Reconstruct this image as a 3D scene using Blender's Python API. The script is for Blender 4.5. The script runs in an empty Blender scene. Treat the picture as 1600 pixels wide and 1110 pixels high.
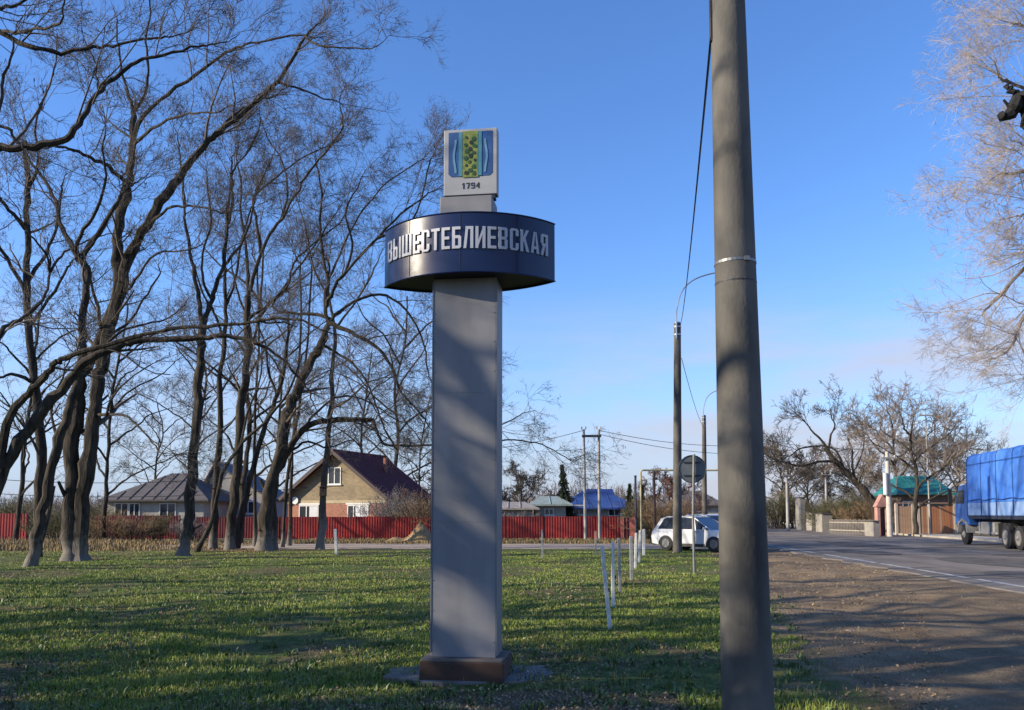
import bpy, bmesh, math, random
import numpy as np
from mathutils import Vector, Matrix
S = bpy.context.scene
C = S.collection
R = math.radians

# ------------------------------------------------------------------ camera
F, EYE, PITCH, HOR = 1300.0, 1.6, 4.5, 803.0          # focal length in photo pixels, eye height, tilt, horizon row
PY0 = HOR - F*math.tan(R(PITCH))                       # row of the optical axis
cam_d = bpy.data.cameras.new('camera'); cam = bpy.data.objects.new('camera', cam_d); C.objects.link(cam)
cam.location = (0, 0, EYE); cam.rotation_euler = (R(90+PITCH), 0, 0)
cam_d.sensor_width = 36; cam_d.lens = 36*F/1600; cam_d.shift_y = (PY0-555)/1600
cam_d.clip_start = 0.05; cam_d.clip_end = 9000
S.camera = cam
# ------------------------------------------------------------------ sky, sun, exposure
SUN_EL, SUN_AZ = 22.0, 255.0                           # azimuth clockwise from +Y (towards the sun)
w = bpy.data.worlds.new('World'); S.world = w; w.use_nodes = True
def build_world():
    nt = w.node_tree; N = nt.nodes; L = nt.links; bg = N['Background']
    sk = N.new('ShaderNodeTexSky'); sk.sky_type = 'NISHITA'; sk.sun_disc = False
    sk.sun_elevation = R(SUN_EL); sk.sun_rotation = R(SUN_AZ)
    sk.air_density = 1.0; sk.dust_density = 0.35; sk.ozone_density = 3.5; sk.altitude = 50
    hs = N.new('ShaderNodeHueSaturation'); hs.inputs['Saturation'].default_value = 1.12
    L.new(sk.outputs[0], hs.inputs['Color'])
    tint = N.new('ShaderNodeMix'); tint.data_type = 'RGBA'; tint.blend_type = 'MULTIPLY'
    tint.inputs[0].default_value = 1; tint.inputs[7].default_value = (1.20, 1.24, 1.50, 1)
    L.new(hs.outputs[0], tint.inputs[6])
    tc = N.new('ShaderNodeTexCoord'); sp = N.new('ShaderNodeSeparateXYZ'); L.new(tc.outputs['Generated'], sp.inputs[0])
    def math_(op, a, b=None, clamp=False):
        m = N.new('ShaderNodeMath'); m.operation = op; m.use_clamp = clamp
        for i, v in enumerate((a, b)):
            if v is None: continue
            if isinstance(v, (int, float)): m.inputs[i].default_value = v
            else: L.new(v, m.inputs[i])
        return m.outputs[0]
    # haze band near the horizon
    h = math_('SUBTRACT', 1.0, math_('MULTIPLY', sp.outputs[2], 2.6), True)
    h = math_('POWER', h, 2.6)
    mh = N.new('ShaderNodeMix'); mh.data_type = 'RGBA'
    L.new(math_('MULTIPLY', h, 0.92), mh.inputs[0]); L.new(tint.outputs[2], mh.inputs[6])
    mh.inputs[7].default_value = (2.35, 2.95, 4.25, 1)
    # thin low cloud
    mp = N.new('ShaderNodeMapping'); L.new(tc.outputs['Generated'], mp.inputs[0])
    mp.inputs['Scale'].default_value = (2.0, 2.0, 9.0); mp.inputs['Location'].default_value = (0.35, 0.1, 0.45)
    nz = N.new('ShaderNodeTexNoise'); nz.inputs['Scale'].default_value = 1.7; nz.inputs['Detail'].default_value = 7
    nz.inputs['Roughness'].default_value = 0.55; L.new(mp.outputs[0], nz.inputs[0])
    cr = N.new('ShaderNodeMapRange'); L.new(nz.outputs[0], cr.inputs[0])
    cr.inputs[1].default_value = 0.36; cr.inputs[2].default_value = 0.60
    lo = N.new('ShaderNodeMapRange'); L.new(sp.outputs[2], lo.inputs[0])
    lo.inputs[1].default_value = 0.27; lo.inputs[2].default_value = 0.15; lo.interpolation_type = 'SMOOTHSTEP'
    sd_ = N.new('ShaderNodeMapRange'); L.new(sp.outputs[0], sd_.inputs[0]); sd_.inputs[1].default_value = -0.12; sd_.inputs[2].default_value = 0.28
    sd_.inputs[3].default_value = 0.35; sd_.interpolation_type = 'SMOOTHSTEP'
    cf = math_('MULTIPLY', math_('MULTIPLY', math_('MULTIPLY', cr.outputs[0], lo.outputs[0]), 0.85), sd_.outputs[0])
    mc = N.new('ShaderNodeMix'); mc.data_type = 'RGBA'; L.new(cf, mc.inputs[0])
    L.new(mh.outputs[2], mc.inputs[6]); mc.inputs[7].default_value = (3.55, 3.6, 4.15, 1)
    L.new(mc.outputs[2], bg.inputs[0]); bg.inputs[1].default_value = 0.105
build_world()
sl = bpy.data.lights.new('sun', 'SUN'); sl.energy = 5.0; sl.angle = R(0.55); sl.color = (1.0, 0.86, 0.66)
so = bpy.data.objects.new('sun', sl); C.objects.link(so)
sd = Vector((math.sin(R(SUN_AZ))*math.cos(R(SUN_EL)), math.cos(R(SUN_AZ))*math.cos(R(SUN_EL)), math.sin(R(SUN_EL))))
so.rotation_euler = sd.to_track_quat('Z', 'Y').to_euler()
V = S.view_settings; V.view_transform = 'Standard'; V.look = 'None'; V.gamma = 1; V.use_curve_mapping = False
V.exposure = 0.76
S.cycles.max_bounces = 6; S.cycles.transparent_max_bounces = 6

# ------------------------------------------------------------------ helpers
def P(px, py, Y):
    """world point seen at photo pixel (px, py) at distance Y"""
    u = (px-800)/F; v = (PY0-py)/F; c, s = math.cos(R(PITCH)), math.sin(R(PITCH))
    d = Vector((u, c - v*s, s + v*c))
    return Vector((0, 0, EYE)) + d*(Y/d.y)
def G(px, py):
    p = P(px, py, 10.0); t = EYE/(EYE-p.z); return Vector((p.x*t, 10.0*t, 0))

MATS = {}
def mat(name, col, rough=0.8, var=0.0, scale=3.0, bump=0.0, bscale=None, metal=0.0, col2=None, coat=0.0, spec=None, stretch=None, detail=5, rnd=0.0, trans=False):
    if name in MATS: return MATS[name]
    col = tuple(c*.80 for c in col); col2 = tuple(c*.80 for c in col2) if col2 else None
    m = bpy.data.materials.new(name); m.use_nodes = True; nt = m.node_tree; N = nt.nodes; L = nt.links
    b = N['Principled BSDF']; b.inputs['Roughness'].default_value = rough; b.inputs['Metallic'].default_value = metal
    if coat: b.inputs['Coat Weight'].default_value = coat
    if spec is not None: b.inputs['Specular IOR Level'].default_value = spec
    c4 = (*col, 1)
    tc = N.new('ShaderNodeTexCoord'); mp = N.new('ShaderNodeMapping'); L.new(tc.outputs['Object'], mp.inputs[0])
    if stretch: mp.inputs['Scale'].default_value = stretch
    b.inputs['Base Color'].default_value = c4
    if var or col2:
        nz = N.new('ShaderNodeTexNoise'); nz.inputs['Scale'].default_value = scale; nz.inputs['Detail'].default_value = detail
        L.new(mp.outputs[0], nz.inputs[0])
        cr = N.new('ShaderNodeMapRange'); cr.inputs[1].default_value = 0.32; cr.inputs[2].default_value = 0.68
        L.new(nz.outputs[0], cr.inputs[0])
        mx = N.new('ShaderNodeMix'); mx.data_type = 'RGBA'; L.new(cr.outputs[0], mx.inputs[0])
        k2 = col2 if col2 else tuple(c*(1+var) for c in col); k1 = col if col2 else tuple(c*(1-var) for c in col)
        mx.inputs[6].default_value = (*k1, 1); mx.inputs[7].default_value = (*k2, 1)
        outc = mx.outputs[2]
        if rnd:
            gi = N.new('ShaderNodeNewGeometry'); hv = N.new('ShaderNodeHueSaturation')
            mr = N.new('ShaderNodeMapRange'); mr.inputs[3].default_value = 1-rnd; mr.inputs[4].default_value = 1+rnd
            L.new(gi.outputs['Random Per Island'], mr.inputs[0]); L.new(mr.outputs[0], hv.inputs['Value'])
            L.new(outc, hv.inputs['Color']); outc = hv.outputs[0]
        L.new(outc, b.inputs['Base Color'])
    if bump:
        nb = N.new('ShaderNodeTexNoise'); nb.inputs['Scale'].default_value = bscale or scale*4; nb.inputs['Detail'].default_value = 6
        L.new(mp.outputs[0], nb.inputs[0])
        bp = N.new('ShaderNodeBump'); bp.inputs['Strength'].default_value = bump; bp.inputs['Distance'].default_value = 0.02
        L.new(nb.outputs[0], bp.inputs['Height']); L.new(bp.outputs[0], b.inputs['Normal'])
    MATS[name] = m; return m

def mesh_np(name, v, faces_list, mats, midx=None, smooth=False):
    """v (n,3); faces_list: list of int arrays (m,k) with k=3 or 4"""
    me = bpy.data.meshes.new(name)
    v = np.ascontiguousarray(v, dtype=np.float32)
    tot = sum(f.size for f in faces_list); nf = sum(len(f) for f in faces_list)
    me.vertices.add(len(v)); me.vertices.foreach_set('co', v.ravel())
    me.loops.add(tot); me.polygons.add(nf)
    li = np.concatenate([f.ravel() for f in faces_list]).astype(np.int32)
    me.loops.foreach_set('vertex_index', li)
    starts = []; o = 0
    for f in faces_list:
        starts.append(o + np.arange(len(f))*f.shape[1]); o += f.size
    me.polygons.foreach_set('loop_start', np.concatenate(starts).astype(np.int32))
    for m in (mats if isinstance(mats, (list, tuple)) else [mats]): me.materials.append(m)
    if midx is not None: me.polygons.foreach_set('material_index', np.asarray(midx, dtype=np.int32))
    me.update(calc_edges=True); me.validate()
    if smooth: me.polygons.foreach_set('use_smooth', np.ones(len(me.polygons), dtype=bool))
    return me

def link(name, me, parent=None, loc=None):
    o = bpy.data.objects.new(name, me); C.objects.link(o)
    if parent: o.parent = parent
    if loc is not None: o.location = loc
    return o
def tag(o, label=None, cat=None, group=None, kind=None):
    if label: o['label'] = label
    if cat: o['category'] = cat
    if group: o['group'] = group
    if kind: o['kind'] = kind
    return o
def empty(name, loc, label, cat, group=None, rz=0):
    o = bpy.data.objects.new(name, None); C.objects.link(o); o.location = loc; o.rotation_euler = (0, 0, rz); o.empty_display_size = 0.2
    return tag(o, label, cat, group)
def copy_tree(o, parent=None):
    c = o.copy(); C.objects.link(c)
    if parent: c.parent = parent
    for ch in list(o.children): copy_tree(ch, c)
    return c

class MB:
    """collects shapes into one mesh"""
    def __init__(s): s.v = []; s.f = []; s.m = []
    def add(s, vs, fs, mi=0):
        n = len(s.v); s.v += [tuple(p) for p in vs]; s.f += [tuple(i+n for i in f) for f in fs]; s.m += [mi]*len(fs); return s
    def box(s, x0, x1, y0, y1, z0, z1, mi=0, M=None):
        vs = [Vector(p) for p in ((x0,y0,z0),(x1,y0,z0),(x1,y1,z0),(x0,y1,z0),(x0,y0,z1),(x1,y0,z1),(x1,y1,z1),(x0,y1,z1))]
        if M is not None: vs = [M @ p for p in vs]
        return s.add(vs, ((0,3,2,1),(4,5,6,7),(0,1,5,4),(1,2,6,5),(2,3,7,6),(3,0,4,7)), mi)
    def prism(s, poly, d, mi=0):
        """poly: list of 3d points (planar), extruded by vector d"""
        n = len(poly); a = [Vector(p) for p in poly]; b = [p+Vector(d) for p in a]
        s.add(a+b, [tuple(range(n))[::-1], tuple(range(n, 2*n))] + [(i, (i+1) % n, n+(i+1) % n, n+i) for i in range(n)], mi); return s
    def tube(s, pts, rad, n=8, mi=0, caps=True, phase=0):
        pts = [Vector(p) for p in pts]; k = len(pts)
        rad = rad if hasattr(rad, '__len__') else [rad]*k
        rings = []; up = Vector((0, 0, 1)); prev = None
        for i, p in enumerate(pts):
            t = (pts[min(i+1, k-1)]-pts[max(i-1, 0)]).normalized()
            if prev is None:
                a = t.cross(up) if abs(t.dot(up)) < 0.95 else t.cross(Vector((1, 0, 0)))
            else: a = prev - t*prev.dot(t)
            a.normalize(); b = t.cross(a); prev = a
            rings.append([p + (a*math.cos(phase+2*math.pi*j/n)+b*math.sin(phase+2*math.pi*j/n))*rad[i] for j in range(n)])
        fs = [(i*n+j, i*n+(j+1) % n, (i+1)*n+(j+1) % n, (i+1)*n+j) for i in range(k-1) for j in range(n)]
        if caps: fs += [tuple(range(n))[::-1], tuple(range((k-1)*n, k*n))]
        return s.add([q for r in rings for q in r], fs, mi)
    def mesh(s, name, mats, smooth=False):
        me = bpy.data.meshes.new(name); me.from_pydata(s.v, [], s.f)
        for m in (mats if isinstance(mats, (list, tuple)) else [mats]): me.materials.append(m)
        me.polygons.foreach_set('material_index', s.m)
        bm = bmesh.new(); bm.from_mesh(me); bmesh.ops.recalc_face_normals(bm, faces=bm.faces); bm.to_mesh(me); bm.free()
        if smooth:
            me.polygons.foreach_set('use_smooth', [True]*len(me.polygons))
            me.set_sharp_from_angle(angle=R(40))
        me.update(); return me
    def build(s, name, mats, parent=None, smooth=False, loc=None, bevel=0):
        o = link(name, s.mesh(name, mats, smooth), parent, loc)
        if bevel:
            b = o.modifiers.new('bevel', 'BEVEL'); b.width = bevel; b.segments = 2; b.limit_method = 'ANGLE'
        return o

rng = np.random.default_rng(7)
random.seed(7)

# ------------------------------------------------------------------ ground
def dirt_edge(y): return 1.35 + 0.20*y
def ground_h(x, y):
    a = 0.020*np.sin(x*0.9+1.3)*np.cos(y*0.7) + 0.016*np.sin(x*2.1+y*1.7) + 0.008*np.sin(x*5.3-y*4.1+2)*np.cos(y*3.7+x)
    fade = np.clip((11.0-x + 0.08*(y-18))/3, 0, 1)*np.clip((36-y)/3, 0, 1)*np.clip((x+24)/4, 0, 1)
    far = np.clip((y-34)/2, 0, 1)
    tracks = -0.03*np.exp(-((x-dirt_edge(y)-1.6)/0.25)**2) - 0.03*np.exp(-((x-dirt_edge(y)-3.3)/0.25)**2)
    return (a + tracks)*fade - 0.008

def ground_material():
    m = bpy.data.materials.new('ground_surface'); m.use_nodes = True; nt = m.node_tree; N = nt.nodes; L = nt.links
    b = N['Principled BSDF']; b.inputs['Roughness'].default_value = 0.95; b.inputs['Specular IOR Level'].default_value = 0.2
    ge = N.new('ShaderNodeNewGeometry'); sp = N.new('ShaderNodeSeparateXYZ'); L.new(ge.outputs['Position'], sp.inputs[0])
    def M(op, a, b_=None, c=None, clamp=False):
        n = N.new('ShaderNodeMath'); n.operation = op; n.use_clamp = clamp
        for i, v in enumerate((a, b_, c)):
            if v is None: continue
            if isinstance(v, (int, float)): n.inputs[i].default_value = v
            else: L.new(v, n.inputs[i])
        return n.outputs[0]
    def noise(s, d=6, r=0.6, loc=(0,0,0), sc=(1,1,1)):
        mp = N.new('ShaderNodeMapping'); mp.inputs['Location'].default_value = loc; mp.inputs['Scale'].default_value = sc
        L.new(ge.outputs['Position'], mp.inputs[0])
        n = N.new('ShaderNodeTexNoise'); n.inputs['Scale'].default_value = s; n.inputs['Detail'].default_value = d; n.inputs['Roughness'].default_value = r
        L.new(mp.outputs[0], n.inputs[0]); return n.outputs[0]
    def rng_(v, a, b_):
        n = N.new('ShaderNodeMapRange'); L.new(v, n.inputs[0]); n.inputs[1].default_value = a; n.inputs[2].default_value = b_; n.interpolation_type = 'SMOOTHSTEP'; return n.outputs[0]
    def mix(f, a, b_):
        n = N.new('ShaderNodeMix'); n.data_type = 'RGBA'
        if isinstance(f, float): n.inputs[0].default_value = f
        else: L.new(f, n.inputs[0])
        for i, v in ((6, a), (7, b_)):
            if isinstance(v, tuple): n.inputs[i].default_value = (*v, 1)
            else: L.new(v, n.inputs[i])
        return n.outputs[2]
    X, Y = sp.outputs[0], sp.outputs[1]
    big, mid, fine, gr = noise(0.28), noise(1.3, loc=(5,3,0)), noise(9, loc=(1,7,2)), noise(45, 4, 0.7)
    grass = mix(rng_(mid, .35, .65), (0.066, 0.105, 0.018), (0.140, 0.175, 0.038))
    grass = mix(rng_(fine, .4, .75), grass, (0.030, 0.042, 0.012))
    litter = mix(rng_(fine, .3, .7), (0.150, 0.108, 0.060), (0.060, 0.044, 0.026))
    f = rng_(M('ADD', M('MULTIPLY', big, .5), M('MULTIPLY', mid, .5)), .46, .58)
    grass = mix(M('MULTIPLY', f, .8), grass, litter)
    soil = mix(rng_(mid, .3, .7), (0.170, 0.118, 0.066), (0.30, 0.222, 0.132))
    trk = noise(1.0, 4, .6, (2, 5, 0), (2.2, .22, 1))
    soil = mix(M('MULTIPLY', rng_(trk, .50, .66), .55), soil, (0.12, 0.085, 0.055))
    soil = mix(rng_(gr, .42, .7), soil, (0.10, 0.070, 0.044))
    soil = mix(M('MULTIPLY', rng_(noise(0.5, 5, .6, (3,0,0), (1, .35, 1)), .5, .7), .5), soil, (0.075, 0.058, 0.043))
    soil = mix(M('MULTIPLY', rng_(noise(60, 2, .5, (9,0,0)), .62, .72), .5), soil, (0.34, 0.30, 0.24))
    d = M('SUBTRACT', M('SUBTRACT', X, M('MULTIPLY', Y, 0.20)), 1.35)
    d = M('ADD', d, M('MULTIPLY', M('SUBTRACT', mid, .5), 3.2)); d = M('ADD', d, M('MULTIPLY', M('SUBTRACT', fine, .5), 1.4))
    ds = rng_(d, -.55, .45)
    # worn patch in front of the sign base
    dx = M('ADD', X, -.1); dy = M('SUBTRACT', Y, 6.75)
    rr = M('ADD', M('MULTIPLY', M('MULTIPLY', dx, dx), .10), M('MULTIPLY', dy, dy)); rr = M('ADD', rr, M('MULTIPLY', M('SUBTRACT', fine, .5), .9))
    ws = M('MULTIPLY', rng_(rr, 1.0, .5), .85)
    col = mix(ws, grass, mix(rng_(gr, .4, .65), (0.15, 0.12, 0.08), (0.08, 0.06, 0.04)))
    col = mix(ds, col, soil)
    # far ground: dry pale grass behind the trees and beyond the road
    dry = mix(rng_(fine, .3, .7), (0.20, 0.150, 0.070), (0.11, 0.095, 0.045))
    fy = rng_(M('ADD', Y, M('MULTIPLY', M('SUBTRACT', mid, .5), 6)), 31.5, 36)
    fx = rng_(M('ADD', X, M('MULTIPLY', M('SUBTRACT', big, .5), 8)), -5, -9)
    col = mix(M('MULTIPLY', M('MULTIPLY', fy, fx), .85), col, dry)
    col = mix(M('MULTIPLY', rng_(Y, 46, 55), .7), col, dry)
    L.new(col, b.inputs['Base Color'])
    bp = N.new('ShaderNodeBump'); bp.inputs['Strength'].default_value = .9; bp.inputs['Distance'].default_value = .05
    L.new(M('ADD', M('ADD', fine, M('MULTIPLY', gr, .6)), mid), bp.inputs['Height']); L.new(bp.outputs[0], b.inputs['Normal'])
    return m
GM = ground_material()
def ground():
    xs = np.concatenate([-np.geomspace(4000, 22.5, 26), np.arange(-22, 14.01, .2), np.geomspace(14.8, 4000, 28)])
    ys = np.concatenate([-np.geomspace(600, 4, 10), np.arange(0, 4, 1.0), np.arange(4, 34.01, .2), np.geomspace(35, 6000, 34)])
    nx, ny = len(xs), len(ys)
    XX, YY = np.meshgrid(xs, ys)
    v = np.stack([XX, YY, ground_h(XX, YY)], -1).reshape(-1, 3)
    i = np.arange(nx-1)[None, :] + nx*np.arange(ny-1)[:, None]
    q = np.stack([i, i+1, i+nx+1, i+nx], -1).reshape(-1, 4)
    cx = (XX[:-1, :-1]+XX[1:, 1:]).ravel()/2; cy = (YY[:-1, :-1]+YY[1:, 1:]).ravel()/2
    jag = .25*np.sin(cy*2.3)+.18*np.sin(cy*5.1+1)+.1*np.sin(cy*11+cx)
    dm = (cx > dirt_edge(cy)+jag) & (cy > 3) & (cy < 38) & (cx < 14.5)
    tag(link('grass_ground', mesh_np('grass_ground', v, [q[~dm]], GM, smooth=True)), kind='structure')
    tag(link('dirt_shoulder', mesh_np('dirt_shoulder', v, [q[dm]], GM, smooth=True)), kind='structure')
ground()

# road: left edge and far edge as seen
m_asph = mat('asphalt', (0.215, 0.190, 0.165), 0.95, spec=.12, var=0.30, scale=0.6, bump=.5, bscale=60, stretch=(1.0, .25, 1), detail=8)  # tone streaks: tyre tracks, plus shadow streaks put into the colour
m_line = mat('road_paint', (0.60, 0.60, 0.57), 0.75, col2=(0.26, 0.26, 0.25), scale=5, detail=8)
def road_left(y): return 10.75 + 0.075*(y-18) + (0.0011*(max(y, 40)-40)**2)
def road():
    ys = list(np.arange(-30, 60, .6)) + list(np.geomspace(60, 900, 30)); mb = MB(); n = 0
    prev = None
    for y in ys:
        l = road_left(y) + .10*math.sin(y*3.1)+.07*math.sin(y*7.7) - .35; r = road_left(y)+14.2
        cur = [(l-.05, y, -.02), (l, y, .018), ((l+r)/2, y, .05), (r, y, .018), (r+.05, y, -.02)]
        if prev:
            for k in range(4): mb.add([prev[k], prev[k+1], cur[k+1], cur[k]], [(0, 1, 2, 3)])
        prev = cur
    tag(mb.build('road', m_asph, smooth=True), kind='structure')
    mb = MB()                                           # worn edge line, its segments uneven
    y = 5.0
    rr = random.Random(3)
    def zz(x, y): return .018 + .032*max(0, (x-(road_left(y)-.35))/7.275) + .006
    while y < 80:
        ln = rr.uniform(1.8, 4.2); gap = rr.choice([.05, .1, .35, .9]); k = max(2, int(ln/.3)); pl = None
        for i in range(k+1):
            yy = y+ln*i/k; a = road_left(yy)+.22+rr.uniform(-.03, .03); b = a+.17+rr.uniform(-.04, .04)
            c = [(a, yy, zz(a, yy)), (b, yy, zz(b, yy))]
            if pl: mb.add([pl[0], pl[1], c[1], c[0]], [(0, 1, 2, 3)])
            pl = c
        y += ln+gap
    tag(mb.build('edge_line', m_line), kind='structure')
    mb = MB()
    for y in np.arange(4, 120, 6.0):
        a = road_left(y)+7.1; mb.add([(a, y, .0565), (a+.14, y, .0565), (road_left(y+2)+7.24, y+2, .0565), (road_left(y+2)+7.1, y+2, .0565)], [(0, 1, 2, 3)])
    tag(mb.build('centre_line', m_line), kind='structure')
    rp = random.Random(21); mp_ = mat('asphalt_patch', (.13, .12, .11), .95, spec=.12, var=.25, scale=2, bump=.5, bscale=50); mb = MB()
    for (x, y, a, b) in ((13.2, 21.5, .9, 1.6), (15.8, 27, 1.4, 3.6), (14.4, 34, 1.0, 2.4), (19.5, 31, 1.6, 1.4), (17.5, 42, 1.2, 5)):
        z = lambda px, py: .018+.032*max(0, 1-abs((px-(road_left(py)-.35))/7.275-1))+.009
        pts = [(x+a*math.cos(t)*rp.uniform(.8, 1.1), y+b*math.sin(t)*rp.uniform(.85, 1.1)) for t in np.linspace(0, 2*math.pi, 15)[:-1]]
        mb.add([(px, py, z(px, py)) for px, py in pts], [tuple(range(14))])
    tag(mb.build('road_patches', mp_), kind='structure')
road()
# side lane, pale concrete
m_lane = mat('lane_surface', (0.46, 0.37, 0.29), 0.95, spec=.1, var=.15, scale=1.2, bump=.3)
def lane():
    mb = MB(); prev = None
    for x in np.arange(-90, 15, .8):
        a = 38.6+.15*math.sin(x*1.7)+.1*math.sin(x*4.1); b = 44.6+.2*math.sin(x*1.3)
        cur = [(x, a-.06, -.02), (x, a, .008), (x, b, .008), (x, b+.06, -.02)]
        if prev:
            for k in range(3): mb.add([prev[k], cur[k], cur[k+1], prev[k+1]], [(0, 1, 2, 3)])
        prev = cur
    tag(mb.build('side_lane', m_lane), kind='structure')
    mb = MB(); prev = None                              # pale verge kerb across the road
    for y in np.arange(40, 150, 2.0):
        x = road_left(y)+14.5; cur = [(x, y, -.02), (x, y, .12), (x+2.4, y, .13), (x+2.4, y, -.02)]
        if prev:
            for k in range(3): mb.add([prev[k], cur[k], cur[k+1], prev[k+1]], [(0, 1, 2, 3)])
        prev = cur
    tag(mb.build('pavement', mat('verge_concrete', (0.42, .38, .31), .9, var=.15, scale=.7)), kind='structure')
lane()

# grass blades and leaf litter
def vnoise(x, y, s=1.0, seed=0):
    r = np.random.default_rng(seed); t = 0
    for k in range(7):
        a = r.uniform(0, 2*np.pi); f = s*r.uniform(.5, 2.4); ph = r.uniform(0, 6.28)
        t = t + np.sin((x*np.cos(a)+y*np.sin(a))*f+ph)/(1+.3*k)
    return t/3.2
def sample_field(n, ymin, ymax, xl=-.66, xr=.36, power=1.4):
    u = rng.random(n); y = ymin*(ymax/ymin)**(u**power if power != 1 else u)
    x = rng.uniform(0, 1, n)*(y*(xr-xl)+1.0) + y*xl - .5
    return x, y
m_blade = mat('grass_blade', (0.165, 0.255, 0.036), .6, col2=(0.33, 0.375, 0.072), scale=.9, rnd=.5, spec=.3)
m_weed = mat('dry_grass', (0.38, 0.27, 0.12), .8, col2=(0.20, 0.15, 0.07), scale=1.5, rnd=.35)
m_leaf = mat('fallen_leaf', (0.40, 0.29, 0.16), .8, col2=(0.17, 0.11, 0.06), scale=2.5, rnd=.6)
def blades(name, x, y, h, wdt, m, lean=.6, kind='stuff'):
    n = len(x); z = ground_h(x, y)
    a = rng.uniform(0, 2*np.pi, n); dx, dy = np.cos(a)*wdt/2, np.sin(a)*wdt/2
    b = rng.uniform(0, 2*np.pi, n); l = h*lean*rng.random(n); lx, ly = np.cos(b)*l, np.sin(b)*l
    p0 = np.stack([x-dx, y-dy, z-.01], -1); p1 = np.stack([x+dx, y+dy, z-.01], -1)
    p2 = np.stack([x+dx*.7+lx*.35, y+dy*.7+ly*.35, z+h*.6], -1); p3 = np.stack([x-dx*.7+lx*.35, y-dy*.7+ly*.35, z+h*.6], -1)
    p4 = np.stack([x+lx, y+ly, z+h*(1-.3*rng.random(n))], -1)
    v = np.stack([p0, p1, p2, p3, p4], 1).reshape(-1, 3); i = np.arange(n)*5
    me = mesh_np(name, v, [np.stack([i, i+1, i+2, i+3], -1), np.stack([i+3, i+2, i+4], -1)], m)
    return tag(link(name, me), kind=kind)
def grass():
    x, y = sample_field(460000, 6.2, 36, power=1.15)
    side = x > dirt_edge(y) + .5*vnoise(x, y, 2.2, 5) + .3*vnoise(x, y, 9, 6) - .1
    cover = vnoise(x, y*1.8, 1.1, 1)*.65 + vnoise(x, y*1.6, .45, 2)*.65 + .3*vnoise(x, y, 5, 3)
    worn = ((x-.1)**2*.14+(y-6.75)**2 + .5*vnoise(x, y, 6, 8) < .2+.8*rng.random(len(x)))
    keep = (~side) & (cover > -.42+.6*rng.random(len(x))) & (~worn | (rng.random(len(x)) < .1))
    keep &= ~((np.abs(x+.45) < .5) & (np.abs(y-8.2) < .42))
    x, y = x[keep], y[keep]; s = (y/9)**.5
    h = rng.uniform(.018, .055, len(x))*(1+.6*(vnoise(x, y, 3, 9) > .35)); wd = .006*s*rng.uniform(.7, 1.5, len(x))
    blades('grass', x, y, h, wd, m_blade, .9)
    # weeds at the foot of the concrete post and on the shoulder edge
    x = rng.uniform(1.2, 4.2, 16000); y = rng.uniform(5.2, 7.9, 16000)
    k = ((x-2.15)**2*1.1+(y-6.5)**2*.7 < .75+.4*vnoise(x, y, 3, 12)) & (rng.random(16000) < .8)
    blades('weed', x[k], y[k], rng.uniform(.03, .09, k.sum()), .007*np.ones(k.sum()), m_blade, 1.0)
    # broad-leaved weeds, small rosettes
    n = 1500; cx, cy = sample_field(n, 6.3, 22, xr=.3, power=1.1); k = cx < dirt_edge(cy)+.6; cx, cy = cx[k], cy[k]
    x = np.repeat(cx, 9)+rng.normal(size=len(cx)*9)*.03; y = np.repeat(cy, 9)+rng.normal(size=len(cx)*9)*.03
    blades('broad_leaf_weed', x, y, rng.uniform(.03, .09, len(x)), rng.uniform(.014, .03, len(x)), mat('weed_leaf', (0.060, 0.125, 0.025), .5, col2=(0.14, 0.19, 0.05), scale=1.1, rnd=.4), 1.3)
    n = 5200; x, y = sample_field(n, 6.3, 24, xr=.4, power=1.1)
    blades('dead_stalk', x, y, rng.uniform(.03, .10, n), .005*np.ones(n), m_weed, 1.4)
    # tall dry grass in front of the left fence
    n = 26000; x = rng.uniform(-34, -10.5, n); y = rng.uniform(35, 38.2, n)+rng.uniform(0, 9, n)*(x < -13)
    k = (vnoise(x, y, .8, 20) > -.5+rng.random(n)*.8-.2) & (x > -.66*y-2)
    hh = rng.uniform(.08, .50, n)*np.clip((-x-11)/11, .15, 1)
    blades('dry_tall_grass', x[k], y[k], hh[k], .035*np.ones(k.sum()), m_weed, .6)
    n = 15000; x = rng.uniform(-12, 8, n); y = rng.uniform(44.8, 52, n)
    blades('dry_verge_grass', x, y, rng.uniform(.05, .25, n), .03*np.ones(n), m_weed, .6)
    # leaves
    x, y = sample_field(60000, 6.2, 34, xr=.45, power=1.1)
    den = .30+.5*vnoise(x, y, 1.1, 1)*-1+.35*vnoise(x, y, .5, 31) + 1.1*(((x-.1)**2*.11+(y-6.75)**2) < .8)
    den = np.where(x > dirt_edge(y)+.3, .10+.25*(y < 7.6), den)
    k = rng.random(len(x)) < (den+.12)*1.25
    k &= ~((np.abs(x+.45) < .5) & (np.abs(y-8.2) < .42))
    x, y = x[k], y[k]; n = len(x); z = ground_h(x, y)+rng.uniform(.004, .03, n)
    a = rng.uniform(0, 6.28, n); s = rng.uniform(.008, .022, n)*(y/9)**.4; b = rng.uniform(-.6, .6, n)
    ux = np.stack([np.cos(a)*s, np.sin(a)*s, b*s], -1); uy = np.stack([-np.sin(a)*s*.55, np.cos(a)*s*.55, rng.uniform(-.6, .6, n)*s], -1)
    c = np.stack([x, y, z], -1); v = np.stack([c-ux, c-uy, c+ux, c+uy+np.array([0, 0, .004])], 1).reshape(-1, 3); i = np.arange(n)*4
    tag(link('fallen_leaves', mesh_np('fallen_leaves', v, [np.stack([i, i+1, i+2, i+3], -1)], m_leaf)), kind='stuff')
    # loose stones on the shoulder
    n = 2600; y = rng.uniform(5.5, 26, n); x = dirt_edge(y)+rng.uniform(-.6, 6, n)
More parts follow.
